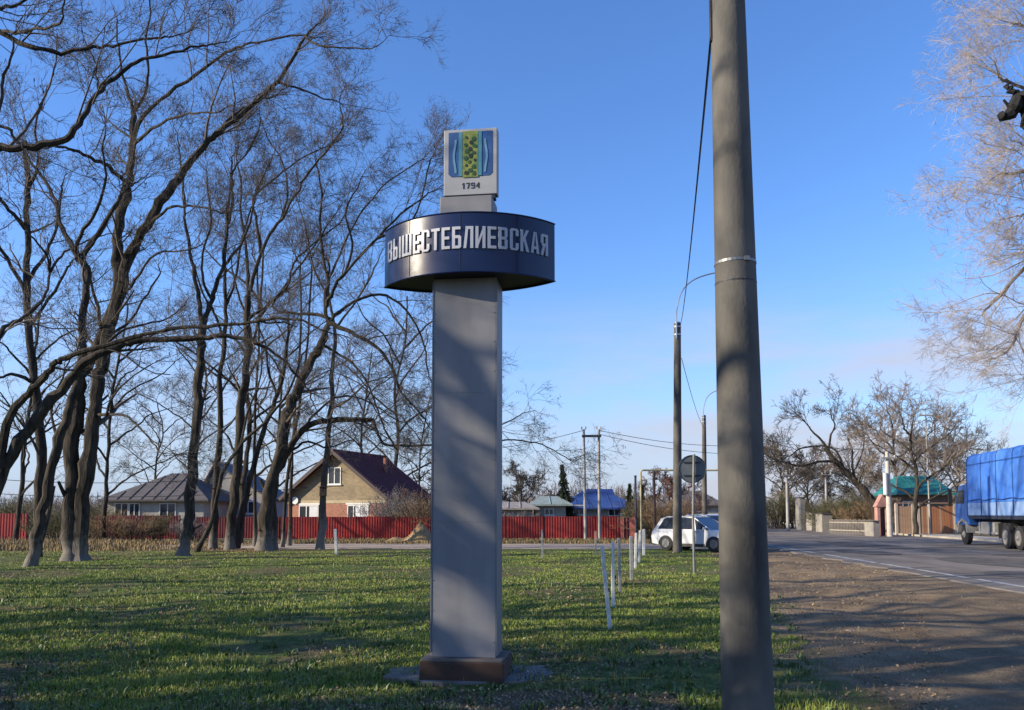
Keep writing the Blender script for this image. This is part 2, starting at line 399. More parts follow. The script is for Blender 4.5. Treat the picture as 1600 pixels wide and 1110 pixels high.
    n2 = 500; x = np.append(x, rng.uniform(-1.6, 1.6, n2)); y = np.append(y, rng.uniform(6.2, 7.6, n2)); n = len(x)
    z = ground_h(x, y); s = rng.uniform(.004, .014, n)*rng.choice([1, 1, 1, 1.8], n)
    base = np.array([[1,0,0],[-.5,.86,0],[-.5,-.86,0],[.1,.1,.8],[-.1,0,-.5]]); c = np.stack([x, y, z], -1)
    v = (c[:, None, :] + base[None]*s[:, None, None]*rng.uniform(.7, 1.3, (n, 5, 1))).reshape(-1, 3); i = np.arange(n)*5
    T = [(0,1,3),(1,2,3),(2,0,3),(1,0,4),(2,1,4),(0,2,4)]
    tag(link('loose_stones', mesh_np('loose_stones', v, [np.stack([i+a, i+b, i+c_], -1) for a, b, c_ in T], mat('stone', (.22, .19, .15), .9, col2=(.32, .29, .25), scale=6, rnd=.3))), kind='stuff')
grass()

# ------------------------------------------------------------------ bare trees
def bark(name, c1, c2, wash=None):
    m = mat(name, c1, .95, col2=c2, scale=9, bump=1.0, bscale=22, stretch=(1, 1, .22), spec=.15)
    if wash:
        nt = m.node_tree; N = nt.nodes; L = nt.links; b = N['Principled BSDF']
        src = b.inputs['Base Color'].links[0].from_socket
        ge = N.new('ShaderNodeNewGeometry'); sp = N.new('ShaderNodeSeparateXYZ'); L.new(ge.outputs['Position'], sp.inputs[0])
        nz = N.new('ShaderNodeTexNoise'); nz.inputs['Scale'].default_value = 6; L.new(ge.outputs['Position'], nz.inputs[0])
        ad = N.new('ShaderNodeMath'); ad.operation = 'MULTIPLY_ADD'; L.new(nz.outputs[0], ad.inputs[0]); ad.inputs[1].default_value = 1.3; L.new(sp.outputs[2], ad.inputs[2])
        mr = N.new('ShaderNodeMapRange'); L.new(ad.outputs[0], mr.inputs[0]); mr.inputs[1].default_value = wash+.65; mr.inputs[2].default_value = wash-.1
        mr.inputs[4].default_value = .22
        mx = N.new('ShaderNodeMix'); mx.data_type = 'RGBA'; L.new(mr.outputs[0], mx.inputs[0]); L.new(src, mx.inputs[6]); mx.inputs[7].default_value = (.50, .47, .42, 1)
        L.new(mx.outputs[2], b.inputs['Base Color'])
    return m
B_dark = bark('locust_bark', (0.026, 0.022, 0.018), (0.088, 0.076, 0.060))
B_wash = bark('limewashed_bark', (0.026, 0.022, 0.018), (0.088, 0.076, 0.060), 1.0)
m_twig = mat('twig', (0.080, 0.066, 0.054), .9, col2=(0.14, 0.118, 0.096), scale=2)
m_twig_pale = mat('pale_twig', (0.52, 0.45, 0.38), .9, col2=(0.38, 0.32, 0.27), scale=2)
m_pod = mat('seed_pod', (0.045, 0.030, 0.020), .8)

def unit(a): return a/np.maximum(np.linalg.norm(a, axis=-1, keepdims=True), 1e-9)
def np_tubes(Pt, Rd, sides=3):
    n, k, _ = Pt.shape
    T = np.empty_like(Pt); T[:, 1:-1] = Pt[:, 2:]-Pt[:, :-2]; T[:, 0] = Pt[:, 1]-Pt[:, 0]; T[:, -1] = Pt[:, -1]-Pt[:, -2]; T = unit(T)
    ref = np.where(np.abs(T[:, :1, 2:3]) < .9, np.array([0, 0, 1.]), np.array([1., 0, 0]))
    A = unit(np.cross(T, ref)); Bv = np.cross(T, A)
    an = 2*np.pi*np.arange(sides)/sides
    ring = Pt[:, :, None, :] + (A[:, :, None, :]*np.cos(an)[None, None, :, None] + Bv[:, :, None, :]*np.sin(an)[None, None, :, None])*Rd[:, :, None, None]
    v = ring.reshape(-1, 3); base = np.arange(n)[:, None, None]*k*sides; i = np.arange(k-1)[None, :, None]*sides; j = np.arange(sides)[None, None, :]; jn = (j+1) % sides
    q = np.stack([base+i+j, base+i+jn, base+i+sides+jn, base+i+sides+j], -1).reshape(-1, 4)
    return v, q
def merge(parts):
    vs, qs, o = [], [], 0
    for v, q in parts: vs.append(v); qs.append(q+o); o += len(v)
    return np.concatenate(vs), np.concatenate(qs)
def grow(rg, Pt, Rd, n_child, length, lsd, ang, K, wander, trop, t0=.25, rmul=.5, rmin=.003, tmax=.98):
    """children off each parent polyline: n_child int or array; returns (N,K,3),(N,K)"""
    n, k, _ = Pt.shape
    cnt = np.broadcast_to(np.asarray(n_child), (n,)); idx = np.repeat(np.arange(n), cnt)
    if len(idx) == 0: return np.zeros((0, K, 3)), np.zeros((0, K))
    t = t0+(tmax-t0)*rg.random(len(idx))**.85; s = t*(k-1); i = np.minimum(s.astype(int), k-2); fr = (s-i)[:, None]
    p = Pt[idx, i]*(1-fr)+Pt[idx, i+1]*fr; d = unit(Pt[idx, i+1]-Pt[idx, i]); r = Rd[idx, i]*(1-fr[:, 0])+Rd[idx, i+1]*fr[:, 0]
    rnd = unit(rg.normal(size=(len(idx), 3))); perp = unit(rnd-d*(rnd*d).sum(-1, keepdims=True))
    a = np.radians(rg.normal(ang, ang*.3, len(idx)))[:, None]
    d = unit(d*np.cos(a)+perp*np.sin(a)+np.array(trop)*.4)
    L = length*(1+lsd*rg.normal(size=len(idx)))*(1.15-.6*t); L = np.maximum(L, length*.25)
    st = (L/(K-1))[:, None]; pts = [p]
    for j in range(K-1):
        d = unit(d+rg.normal(size=d.shape)*wander+np.array(trop)*.22); p = p+d*st; pts.append(p)
    r0 = np.maximum(np.minimum(r*rmul*1.6, np.maximum(r*rmul, rmin)), rmin)
    taper = np.linspace(1, .35, K)
    return np.stack(pts, 1), r0[:, None]*taper[None]
def smooth_line(pts, n):
    pts = [Vector(p) for p in pts]; k = len(pts)
    if k < 3: return [pts[0].lerp(pts[-1], i/(n-1)) for i in range(n)]
    out = []
    for i in range(n):
        s = i/(n-1)*(k-1); j = min(int(s), k-2); t = s-j
        a, b, c, d = pts[max(j-1, 0)], pts[j], pts[j+1], pts[min(j+2, k-1)]
        out.append(.5*((2*b)+(c-a)*t+(2*a-5*b+4*c-d)*t*t+(3*b-a-3*c+d)*t**3))
    return out
def tree(label, limbs, base, seed, dens=1.0, bk=None, twig=None, name='bare_tree', group='bare trees of the grove', cat='tree',
         trop=(.04, 0, .25), l1=2.3, pods=0, rtwig=.006, levels=(1.9, 5, 5, 4), droop=None, kfin=3, world=False, sideN=9):
    """limbs: (points, d0, d1, r0_px, r1_px[, kids]); the points are photo pixels at depth d0..d1, or world points"""
    rg = np.random.default_rng(seed); bk = bk or B_dark; twig = twig or m_twig
    root = empty(name, base, label, cat, group); inv = -Vector(base)
    lines = []
    for li, l in enumerate(limbs):
        pts, d0, d1, r0, r1 = l[:5]; kids = l[5] if len(l) > 5 else 1.0
        k = len(pts)
        if world: p3 = [Vector(p) for p in pts]; R0, R1 = r0, r1
        else:
            p3 = [P(p[0], p[1], d0+(d1-d0)*i/(k-1)) for i, p in enumerate(pts)]; R0, R1 = r0*d0/F, r1*d1/F
        if kids >= 0 and li == 0 and p3[0].z < 1.0: p3[0].z = -.15
        if not world: R0 *= .9; R1 *= .9
        if k > 2 and kids > 0 and R1 < (.085 if not world else .05) and p3[-1].z > 2:
            dd = (p3[-1]-p3[-2]).normalized(); a1 = p3[-1]
            for j in range(3):
                dd = (dd+Vector(rg.normal(size=3)*.22)+Vector((0, 0, .06))).normalized(); a1 = a1+dd*l1*.17; p3.append(a1)
            R1 = min(R1, R0)*.22; k += 3
        n = max(8, (k-1)*4); q = smooth_line(p3, n)
        rad = [R0+(R1-R0)*(i/(n-1))**.8 for i in range(n)]
        for i in range(1, n-1): q[i] = q[i]+Vector(rg.normal(size=3)*(rad[i]*.14+.012))
        if q[0].z < .3: rad[0] *= 1.5; rad[1] *= 1.12
        rr2 = [r*(1+.06*rg.normal()) for r in rad]
        mb = MB().tube([p+inv for p in q], rr2, sideN if li == 0 else 7)
        if R0 > .05:
            for _ in range(5 if li == 0 else 2):
                i = int(rg.integers(1, n-2)); a0 = q[i]+inv
                if q[i].z < .8: continue
                dv = Vector(unit(rg.normal(size=3)+np.array([0, 0, .3]))); ls = rad[i]*rg.uniform(1.6, 3.4); rs = rad[i]*rg.uniform(.14, .3)
                mb.tube([a0, a0+dv*ls*.6, a0+dv*ls+Vector((0, 0, rs))], [rs*1.5, rs, rs*.75], 5)
        mb.build('trunk' if li == 0 else 'limb', bk, root, smooth=True)
        lines.append((np.array([tuple(p) for p in q]), np.array(rad), kids))
    parts = []; tips = []
    K0 = 12
    for q, rad, kids in lines:
        if kids <= 0: continue
        s = np.linspace(0, len(q)-1, K0); i = np.minimum(s.astype(int), len(q)-2); f = (s-i)[:, None]
        Pt = (q[i]*(1-f)+q[i+1]*f)[None]; Rd = (rad[i]*(1-f[:, 0])+rad[i+1]*f[:, 0])[None]
        Ln = np.linalg.norm(np.diff(q, axis=0), axis=1).sum()
        zlo = max(0.0, (2.4-q[0][2])/max(q[-1][2]-q[0][2], .1)) if q[-1][2] > 3 else .3
        c1 = grow(rg, Pt, Rd, max(2, int(Ln*levels[0]*dens*kids)), l1, .3, 48, 6, .16, trop, t0=min(max(.18, zlo), .7), rmul=.42, rmin=rtwig*1.8)
        e = Pt[:, -1:, :]; td = unit(Pt[:, -1]-Pt[:, -2])          # the tip itself goes on
        c2 = grow(rg, c1[0], c1[1], levels[1], l1*.50, .3, 45, 5, .18, trop, t0=.2, rmul=.55, rmin=rtwig*1.25)
        tr = droop or trop
        c3 = grow(rg, c2[0], c2[1], levels[2], l1*.26, .3, 42, 4, .2, tr, t0=.2, rmul=.6, rmin=rtwig)
        c4 = grow(rg, c3[0], c3[1], levels[3], l1*.13, .3, 45, kfin, .2, tr, t0=.2, rmul=.7, rmin=rtwig*.8)
        for c, sd_ in ((c1, 4), (c2, 3), (c3, 3), (c4, 3)):
            if len(c[0]): parts.append(np_tubes(c[0], c[1], sd_))
        tips.append(c3[0][:, -1])
    v, q = merge(parts); v = v+np.array(inv)
    tag(link('crown', mesh_np('crown', v, [q], twig), root), kind='stuff')
    if pods:
        tp = np.concatenate(tips); tp = tp[rg.integers(0, len(tp), pods)]
        cl = (tp[:, None]+rg.normal(size=(pods, 5, 3))*.06).reshape(-1, 3); n = len(cl)
        a = rg.uniform(0, 6.28, n); u = np.stack([np.cos(a), np.sin(a), 0*a], -1)*.012
        h = np.stack([rg.normal(size=n)*.03, rg.normal(size=n)*.03, -rg.uniform(.08, .16, n)], -1)
        vv = np.stack([cl, cl+h*.5+u, cl+h, cl+h*.5-u], 1).reshape(-1, 3)+np.array(inv); i = np.arange(n)*4
        tag(link('seed_pods', mesh_np('seed_pods', vv, [np.stack([i, i+1, i+2, i+3], -1)], m_pod), root), kind='stuff')
    return root

# generic free-standing bare tree from a seed, for trees out of frame and in the background
def auto_limbs(base, h, spread, seed, nlimb=7, r=.2, lean=(0, 0), split=.3):
    rg = random.Random(seed); bx, by = base; out = []
    tr = [(bx, by, 0)]
    for i in range(1, 6):
        t = i/5; tr.append((bx+lean[0]*t+rg.uniform(-.03, .03)*h*t, by+lean[1]*t+rg.uniform(-.03, .03)*h*t, h*.85*t))
    out.append((tr, 0, 0, r, r*.25, .6))
    for k in range(nlimb):
        t = split+(.85-split)*k/max(nlimb-1, 1); s = t*5; i = min(int(s), 4); f = s-i
        p = Vector(tr[i]).lerp(Vector(tr[i+1]), f); a = k*2.4+rg.uniform(-.5, .5); L = spread*(1.1-.5*t)
        q = [tuple(p)]
        for j in range(1, 5):
            u = j/4; q.append((p.x+math.cos(a)*L*u+rg.uniform(-.05, .05)*L, p.y+math.sin(a)*L*u+rg.uniform(-.05, .05)*L, p.z+L*.9*u**.8*(.5+.6*t)))
        out.append((q, 0, 0, r*.5, r*.10, 1))
    return out
def grove():
    D = 29.0
    # double trunk
    tree('thickest pair of trunks, fused at a greyish foot, left of the grove gap',
         [([(112,880),(112,790),(115,724),(118,652),(126,594),(138,568),(161,525),(184,453),(182,395),(187,352),(199,297)], D, D, 15, 8, .2),
          ([(126,880),(128,796),(138,710),(147,638),(156,586),(161,557),(184,467),(199,410),(225,361),(251,317),(277,283)], D, D-.4, 14, 7.5, .2),
          ([(277,283),(292,259),(324,224),(350,200),(373,183),(432,129),(464,82),(477,57)], D-.4, D-2, 7.5, 2.5),
          ([(199,297),(205,260),(208,215),(208,175)], D, D+.5, 7.5, 5),
          ([(208,175),(200,145),(190,115),(185,80),(183,40)], D+.5, D+2, 3.4, 1.5),
          ([(208,178),(222,155),(230,130),(232,100),(228,60),(235,15),(230,-30)], D+.5, D, 3.4, 1.5),
          ([(208,232),(215,195),(248,158),(300,119),(350,85),(375,73),(407,65),(470,54)], D+.3, D-1.5, 4.5, 1.4),
          ([(208,228),(230,208),(260,190),(300,178),(340,176)], D+.3, D-3, 3.2, 1.3),
          ([(195,283),(170,262),(145,248),(120,236),(90,228)], D, D-3, 4.5, 2),
          ([(225,361),(262,328),(290,322),(330,327)], D-.2, D-2.5, 3, 1.3),
          ([(300,249),(340,205),(370,178),(400,160),(430,150)], D-.8, D+2, 4, 1.6),
          ([(477,57),(495,70),(527,74),(571,76)], D-2, D-3, 2.4, 1),
          ([(432,129),(470,140),(510,155)], D-1.6, D-.5, 2.4, 1),
          ([(151,648),(175,648),(200,652),(225,675),(245,700)], D-.2, D-2, 3, 1.2, .9),
          ([(166,648),(178,620),(200,595),(228,575)], D-.6, D-1.5, 2.3, 1, .6),
          ([(184,467),(210,440),(240,400),(290,392)], D, D-2, 3, 1.2, .8),
          ([(170,525),(205,500),(228,462),(250,430)], D, D+2, 3, 1.2, .8)],
         G(118, 877), 11, bk=B_wash, pods=160, dens=.62)
    tree('slender leaning trunk with pale sunlit foot, leftmost to reach the green grass',
         [([(46,884),(62,819),(78,747),(92,690),(107,638),(120,600),(128,575),(129,530),(127,496),(138,430),(122,405)], 25.5, 26, 9.5, 6, .15),
          ([(122,405),(106,372),(92,345),(85,310),(60,270),(40,240)], 26, 27, 5.5, 2),
          ([(127,400),(160,355),(185,312),(196,292)], 26, 27, 5, 3),
          ([(122,405),(125,370),(150,330),(165,280),(160,230)], 26, 24, 4, 1.6),
          ([(125,412),(150,370),(175,330),(190,305)], 26, 25, 3.5, 1.6),
          ([(52,880),(70,826),(84,760)], 25.6, 26.3, 6, 3, 0),
          ([(92,690),(80,650),(90,610),(110,560)], 26, 27, 3, 1.4, .6)],
         G(46, 884), 12, bk=B_wash, pods=90, dens=.8)
    tree('upright dark trunk standing between the leaning trunks at the left edge',
         [([(55,868),(60,800),(63,710),(55,609),(52,583),(43,510),(43,424),(43,346),(43,280),(38,220)], 31, 31, 10, 4, .25),
          ([(43,470),(20,420),(-5,380),(-25,330)], 31, 30, 4, 1.6),
          ([(43,360),(20,335),(0,310),(-20,290)], 31, 30, 4, 1.6),
          ([(43,440),(70,400),(90,350),(95,300)], 31, 32, 4, 1.6),
          ([(43,510),(75,470),(105,420),(110,412)], 31, 32, 3.5, 1.6),
          ([(43,300),(60,250),(55,200),(70,150)], 31, 31, 3, 1.2),
          ([(55,600),(20,585),(0,590),(-25,600)], 31, 30, 3.5, 1.6)],
         G(55, 868), 13, pods=90, dens=.8)
    tree('bent trunk leaning in from the left edge, mossy bough running level right',
         [([(-55,900),(-20,800),(17,712),(66,643),(115,588),(150,556),(190,538),(225,531),(303,529),(350,526),(383,530)], 24, 24, 13, 4.5, .35),
          ([(-30,820),(-5,735),(17,649),(43,617),(66,594),(86,568),(110,557),(184,533),(259,516),(350,508),(400,503)], 24, 23, 9, 3.5, .5),
          ([(400,503),(440,498),(470,500),(500,515)], 23, 22.5, 3.2, 1.5),
          ([(383,530),(420,545),(455,575),(480,610)], 24, 24, 3.5, 1.4),
          ([(-60,680),(-20,620),(0,522),(20,505),(50,487),(72,457),(78,425)], 24, 26, 6, 3),
          ([(78,425),(95,400),(118,385),(150,372)], 26, 27, 2.6, 1.2),
          ([(78,425),(70,395),(50,370),(35,345)], 26, 25, 2.6, 1.2),
          ([(160,550),(185,520),(225,507),(258,500)], 24, 25, 3, 1.4, .6)],
         P(-55, 900, 24)*Vector((1, 1, 0)) if False else Vector((P(-55, 900, 24).x, 24, 0)), 14, pods=60, dens=.62)
    tree('straight black trunk with forked top alone right of the gap in the grove',
         [([(288,868),(292,830),(297,782),(306,666),(311,580),(314,540),(317,505)], 32.5, 32.5, 10.5, 6.5, 0),
          ([(315,510),(311,467),(304,430),(297,390),(290,350),(288,323),(286,280),(280,240)], 32.5, 32, 4.5, 1.8, .9),
          ([(317,505),(325,485),(331,467),(340,440),(349,415),(352,380),(356,350)], 32.5, 33, 5.5, 3, .9),
          ([(356,350),(363,315),(363,290),(363,268),(388,236),(405,200)], 33, 33.5, 3.2, 1.2),
          ([(349,415),(375,385),(390,350),(400,300),(420,260)], 33, 34, 3, 1.2),
          ([(331,467),(318,440),(316,400),(330,350),(325,300)], 32.5, 31, 3, 1.2)],
         G(288, 868), 15, bk=B_wash, pods=110, dens=.9)
    tree('straight narrow trunk rising behind the thin leaning stem at the middle of the grove',
         [([(333,856),(336,789),(341,708),(344,654),(343,597),(350,530),(353,480),(350,413),(357,330),(362,260)], 38, 38, 7, 2.5, .55),
          ([(350,530),(335,490),(318,460),(305,420)], 38, 37, 3, 1.2),
          ([(352,480),(368,440),(375,390),(390,330)], 38, 39, 3, 1.2)],
         G(333, 856), 16, bk=B_wash, pods=70, dens=.85)
    tree('thin crooked stem leaning right across the straight trunks of the grove',
         [([(306,866),(330,816),(346,746),(376,695),(419,654),(452,610),(470,560)], 35, 35, 4.6, 2, .5),
          ([(376,695),(385,650),(405,600),(410,560)], 35, 35, 2.6, 1.2)],
         G(306, 866), 17, pods=20, dens=.7)
    tree('tallest trunk of the middle cluster with two long arching upper limbs',
         [([(360,858),(363,789),(373,708),(376,627),(383,600),(386,540),(387,497),(387,463)], 37, 37, 9, 5.5, .1),
          ([(387,463),(387,420),(383,373),(375,330),(378,290),(370,250)], 37, 38, 3.6, 1.4),
          ([(387,470),(393,447),(407,397),(432,350),(439,344),(464,300),(486,265),(520,225),(536,195),(530,160)], 37, 36, 4, 1.3),
          ([(407,397),(400,340),(396,310),(430,280),(470,248),(520,225)], 37, 37, 3, 1.2),
          ([(439,344),(450,300),(440,250),(420,220)], 37, 38, 2.4, 1),
          ([(385,500),(420,475),(450,445),(457,415),(490,380),(530,350)], 37, 37, 3, 1.2)],
         G(360, 858), 18, bk=B_wash, pods=130, dens=1.0)
    tree('dark trunk leaning right, second of the middle cluster, thin pale foot',
         [([(367,855),(379,795),(395,735),(414,668),(433,620),(445,570),(450,520)], 38.5, 38.5, 7, 3, .45),
          ([(433,620),(420,580),(415,540),(400,500)], 38.5, 38.5, 2.6, 1.1)],
         G(367, 855), 19, pods=40, dens=.8)
    tree('massive leaning trunk left of the brick house, crown arching behind the stele',
         [([(413,860),(417,789),(433,722),(449,654),(465,613),(487,563),(500,543),(513,510)], 36.5, 36.5, 13, 6, .1),
          ([(513,510),(508,470),(513,440),(505,400),(500,350),(503,300),(495,260)], 36.5, 37, 4, 1.3),
          ([(510,480),(520,455),(540,425),(590,372),(620,340),(660,310)], 36.5, 35, 4, 1.3),
          ([(515,500),(500,493),(460,490),(425,480),(450,440),(487,390),(520,340)], 36.5, 38, 3.6, 1.2),
          ([(513,505),(548,520),(580,537),(610,570),(625,610),(660,650)], 36.5, 35, 4.5, 1.4),
          ([(513,505),(540,480),(590,460),(630,480),(660,530),(668,580)], 36.5, 37.5, 3.6, 1.2),
          ([(540,425),(550,380),(540,330),(560,290)], 36.3, 36, 2.8, 1),
          ([(590,372),(625,360),(650,335),(670,260)], 35.5, 35, 2.6, 1),
          ([(505,540),(540,560),(570,590),(590,640)], 36.5, 36, 3, 1.2)],
         G(413, 860), 20, bk=B_wash, pods=170, dens=1.15, trop=(.08, 0, .05))
    tree('low trunk at the brick house corner whose bough droops right, past the sign column',
         [([(425,855),(428,762),(449,708),(476,668),(519,657),(560,655),(583,657)], 37.5, 36.5, 8, 3.5, .3),
          ([(583,657),(592,680),(603,695),(640,697),(700,694),(760,690),(810,688),(850,696),(880,712)], 36.5, 36, 3, 1, 1.0),
          ([(700,694),(740,670),(780,665),(810,650)], 36.2, 36.5, 2, .9, 1.0),
          ([(476,668),(500,640),(530,620),(570,625),(610,650)], 37, 37, 2.6, 1),
          ([(449,708),(480,690),(510,700),(540,690)], 37.3, 37, 2.6, 1)],
         G(425, 855), 21, bk=B_wash, pods=80, dens=.75, trop=(.1, 0, -.12), l1=2.2)
    t7 = tree('slim straight trunk with limewashed foot and a dark nest box, right before the brick house',
         [([(500,857),(506,776),(510,708),(515,654),(519,600),(521,560),(523,513),(513,463),(515,420)], 38, 38, 6.5, 3, .3),
          ([(513,463),(490,420),(480,370),(470,330)], 38, 38, 2.4, 1),
          ([(523,513),(550,480),(575,440),(590,410)], 38, 38, 2.4, 1),
          ([(513,440),(530,400),(560,340),(600,290),(650,255)], 38, 37, 2.4, 1),
          ([(517,640),(545,625),(570,600),(600,590)], 38, 37, 2.2, 1)],
         G(500, 857), 22, bk=bark('limewashed_bark_tall', (0.085, 0.072, 0.058), (0.145, 0.125, 0.10), 1.7), pods=80, dens=.8)
    # birdhouse on that trunk
    p = P(505, 768, 37.7)
    e = empty('birdhouse', p, 'small dark nest box fixed to the slim trunk in front of the brick house', 'birdhouse')
    mdk = mat('dark_wood', (.03, .022, .018), .9, var=.2)
    MB().box(-.14, .14, -.14, .10, -.22, .18).build('box', mdk, e, bevel=.006)
    MB().box(-.19, .19, -.20, .14, .183, .215).build('roof', mdk, e)
    MB().tube([(0, -.141, .03), (0, -.150, .03)], .035, 10).build('entrance', mat('hole_shade', (.004, .004, .004), 1), e)  # black disc on the front; darkness of the hole put into its colour
    # background thin stems of the grove
    for i, (px, py, tp, d) in enumerate([(398,852,.0,41),(440,852,25,40),(452,852,8,42)]):
        tree(['thin stem with pale foot between the two leaning trunks of the grove', 'thin pale-footed stem beside the massive leaning trunk', 'thinnest pale-footed stem nearest the brick house wall'][i],
             [([(px,py),(px+tp*.3,py-90),(px+tp,py-200),(px+tp*1.4+6,py-320),(px+tp*1.7+4,py-430)], d, d, 3.6, 1.4, .7)], G(px, py) if False else Vector((P(px, py, d).x, d, 0)), 60+i, bk=B_wash, dens=.8, pods=10)
    rgx = random.Random(8)
    BL = ['far slim tree seen low between the leftmost trunks', 'far slim tree behind the fused pair of trunks', 'far slim tree in the gap above the grey roof', 'far slim tree behind the straight black trunk', 'far slim tree behind the narrow middle trunks',
          'far slim tree above the left slope of the brick house roof', 'far slim tree over the brick house ridge', 'far slim tree above the right slope of the brick house roof', 'far slim tree just left of the stele shaft']
    for i, (px, Y, top) in enumerate([(25,43,420),(160,47,430),(235,70,600),(300,70,470),(375,44,330),(430,73,430),(560,74,520),(612,72,400),(650,70,600)]):
        if i == 7: base_px, lean = 590, 0
        b = P(px, 812, Y); h = P(px, top, Y).z
        tree(BL[i], auto_limbs((b.x, Y), h, h*.28, 500+i, 10, r=.008*h+.02, lean=(.6, 0), split=.2), Vector((b.x, Y, 0)), 500+i, world=True, dens=5.5/h, l1=h*.2, rtwig=.00018*Y, levels=(2.0, 5, 5, 3), kfin=2, group='slim trees behind the grove', droop=(.05, 0, -.1), pods=40)
    # near crown reaching in at the upper left; trunk outside the frame
    tx = P(-330, 700, 15).x
    tree('near tree left of the frame whose black branches cross the upper left corner',
         [([(tx-.3, 15, 0), (tx-.1, 15, 2), (tx+.1, 15, 4.2), (tx, 15, 6), (tx+.3, 15, 8), (tx+.6, 15, 10), (tx+1, 15, 11.6)], 0, 0, .22, .07, .8),
          ([(tx+.1, 15, 5.2)] + [tuple(P(x, y, 15)) for x, y in ((-180,290),(-60,240),(0,232),(50,228),(100,218),(125,190),(155,145),(185,118),(215,95),(260,85),(310,72))], 0, 0, .10, .022, .75),
          ([(tx, 15, 6.6)] + [tuple(P(x, y, 15)) for x, y in ((-180,20),(-60,34),(0,52),(50,75),(100,82),(140,75),(180,70),(240,60))], 0, 0, .08, .014, .75),
          ([tuple(P(x, y, 15-.02*x)) for x, y in ((-5,50),(30,50),(50,47),(80,42),(98,28),(100,0),(104,-40))], 0, 0, .035, .012, .6),
          ([tuple(P(x, y, 15)) for x, y in ((155,145),(151,120),(149,98),(140,78))], 0, 0, .022, .01, .5),
          ([(tx, 15, 7.6)] + [tuple(P(x, y, 16)) for x, y in ((-180,-50),(-60,20),(0,12),(25,8),(42,-5),(70,-40))], 0, 0, .06, .012, .8),
          ([(tx, 15, 5.0)] + [tuple(P(x, y, 14)) for x, y in ((-200,420),(-60,330),(-20,250),(2,160),(4,120),(20,80))], 0, 0, .06, .012, .7),
          ([(tx, 15, 5.6)] + [tuple(P(x, y, 14)) for x, y in ((-180,250),(-60,190),(10,200),(20,215))], 0, 0, .05, .015, .4)],
         Vector((tx-.3, 15, 0)), 23, world=True, rtwig=.0045, l1=1.7, pods=30, dens=.8, levels=(1.7, 5, 5, 3))
grove()

SHADE = ['bare locust nearest the camera beyond the left edge of the picture', 'bare locust second from the camera beyond the left edge', 'bare locust level with the camera, left of the picture', 'bare locust behind the near tree beyond the left edge', 'forked bare locust beyond the left edge, between its neighbours', 'bare locust in the second row beyond the left edge', 'bare locust farther along the lane side beyond the left edge', 'bare locust in the third row beyond the left edge', 'outermost bare locust beyond the left edge', 'bare locust farthest left beside the dry grass', 'slim bare locust between two stout ones beyond the left edge', 'stout bare locust well left of the nearest one', 'bare locust standing closest behind the camera on the left']
def shade_trees():
    spots = [(-10.5, 4.6, 9.0), (-15.5, 7.0, 11.5), (-17.5, -1.2, 11), (-21, 2.8, 12.5), (-24, 9.3, 12), (-31, 13.5, 12), (-13, 9.6, 9.5), (-12.6, 2.4, 9.5), (-19, 4.6, 11)]
    first = []
    for i, (x, y, h) in enumerate(spots):
        if i < 3:
            t = tree(SHADE[i], auto_limbs((x, y), h, h*.36, 90+i, 14, r=.27, lean=(.8, .3), split=.15), Vector((x, y, 0)), 90+i, world=True, dens=.55, l1=2.2, rtwig=.010, levels=(1.3, 4, 2, 1), kfin=2, group='bare trees left of the picture', pods=0)
            first.append((t, h))
        else:
            src, h0 = first[i % 3]; t = copy_tree(src); t.location = (x, y, 0); t.rotation_euler = (0, 0, i*1.3); k = h/h0; t.scale = (k, k, k); t['label'] = SHADE[i]
shade_trees()

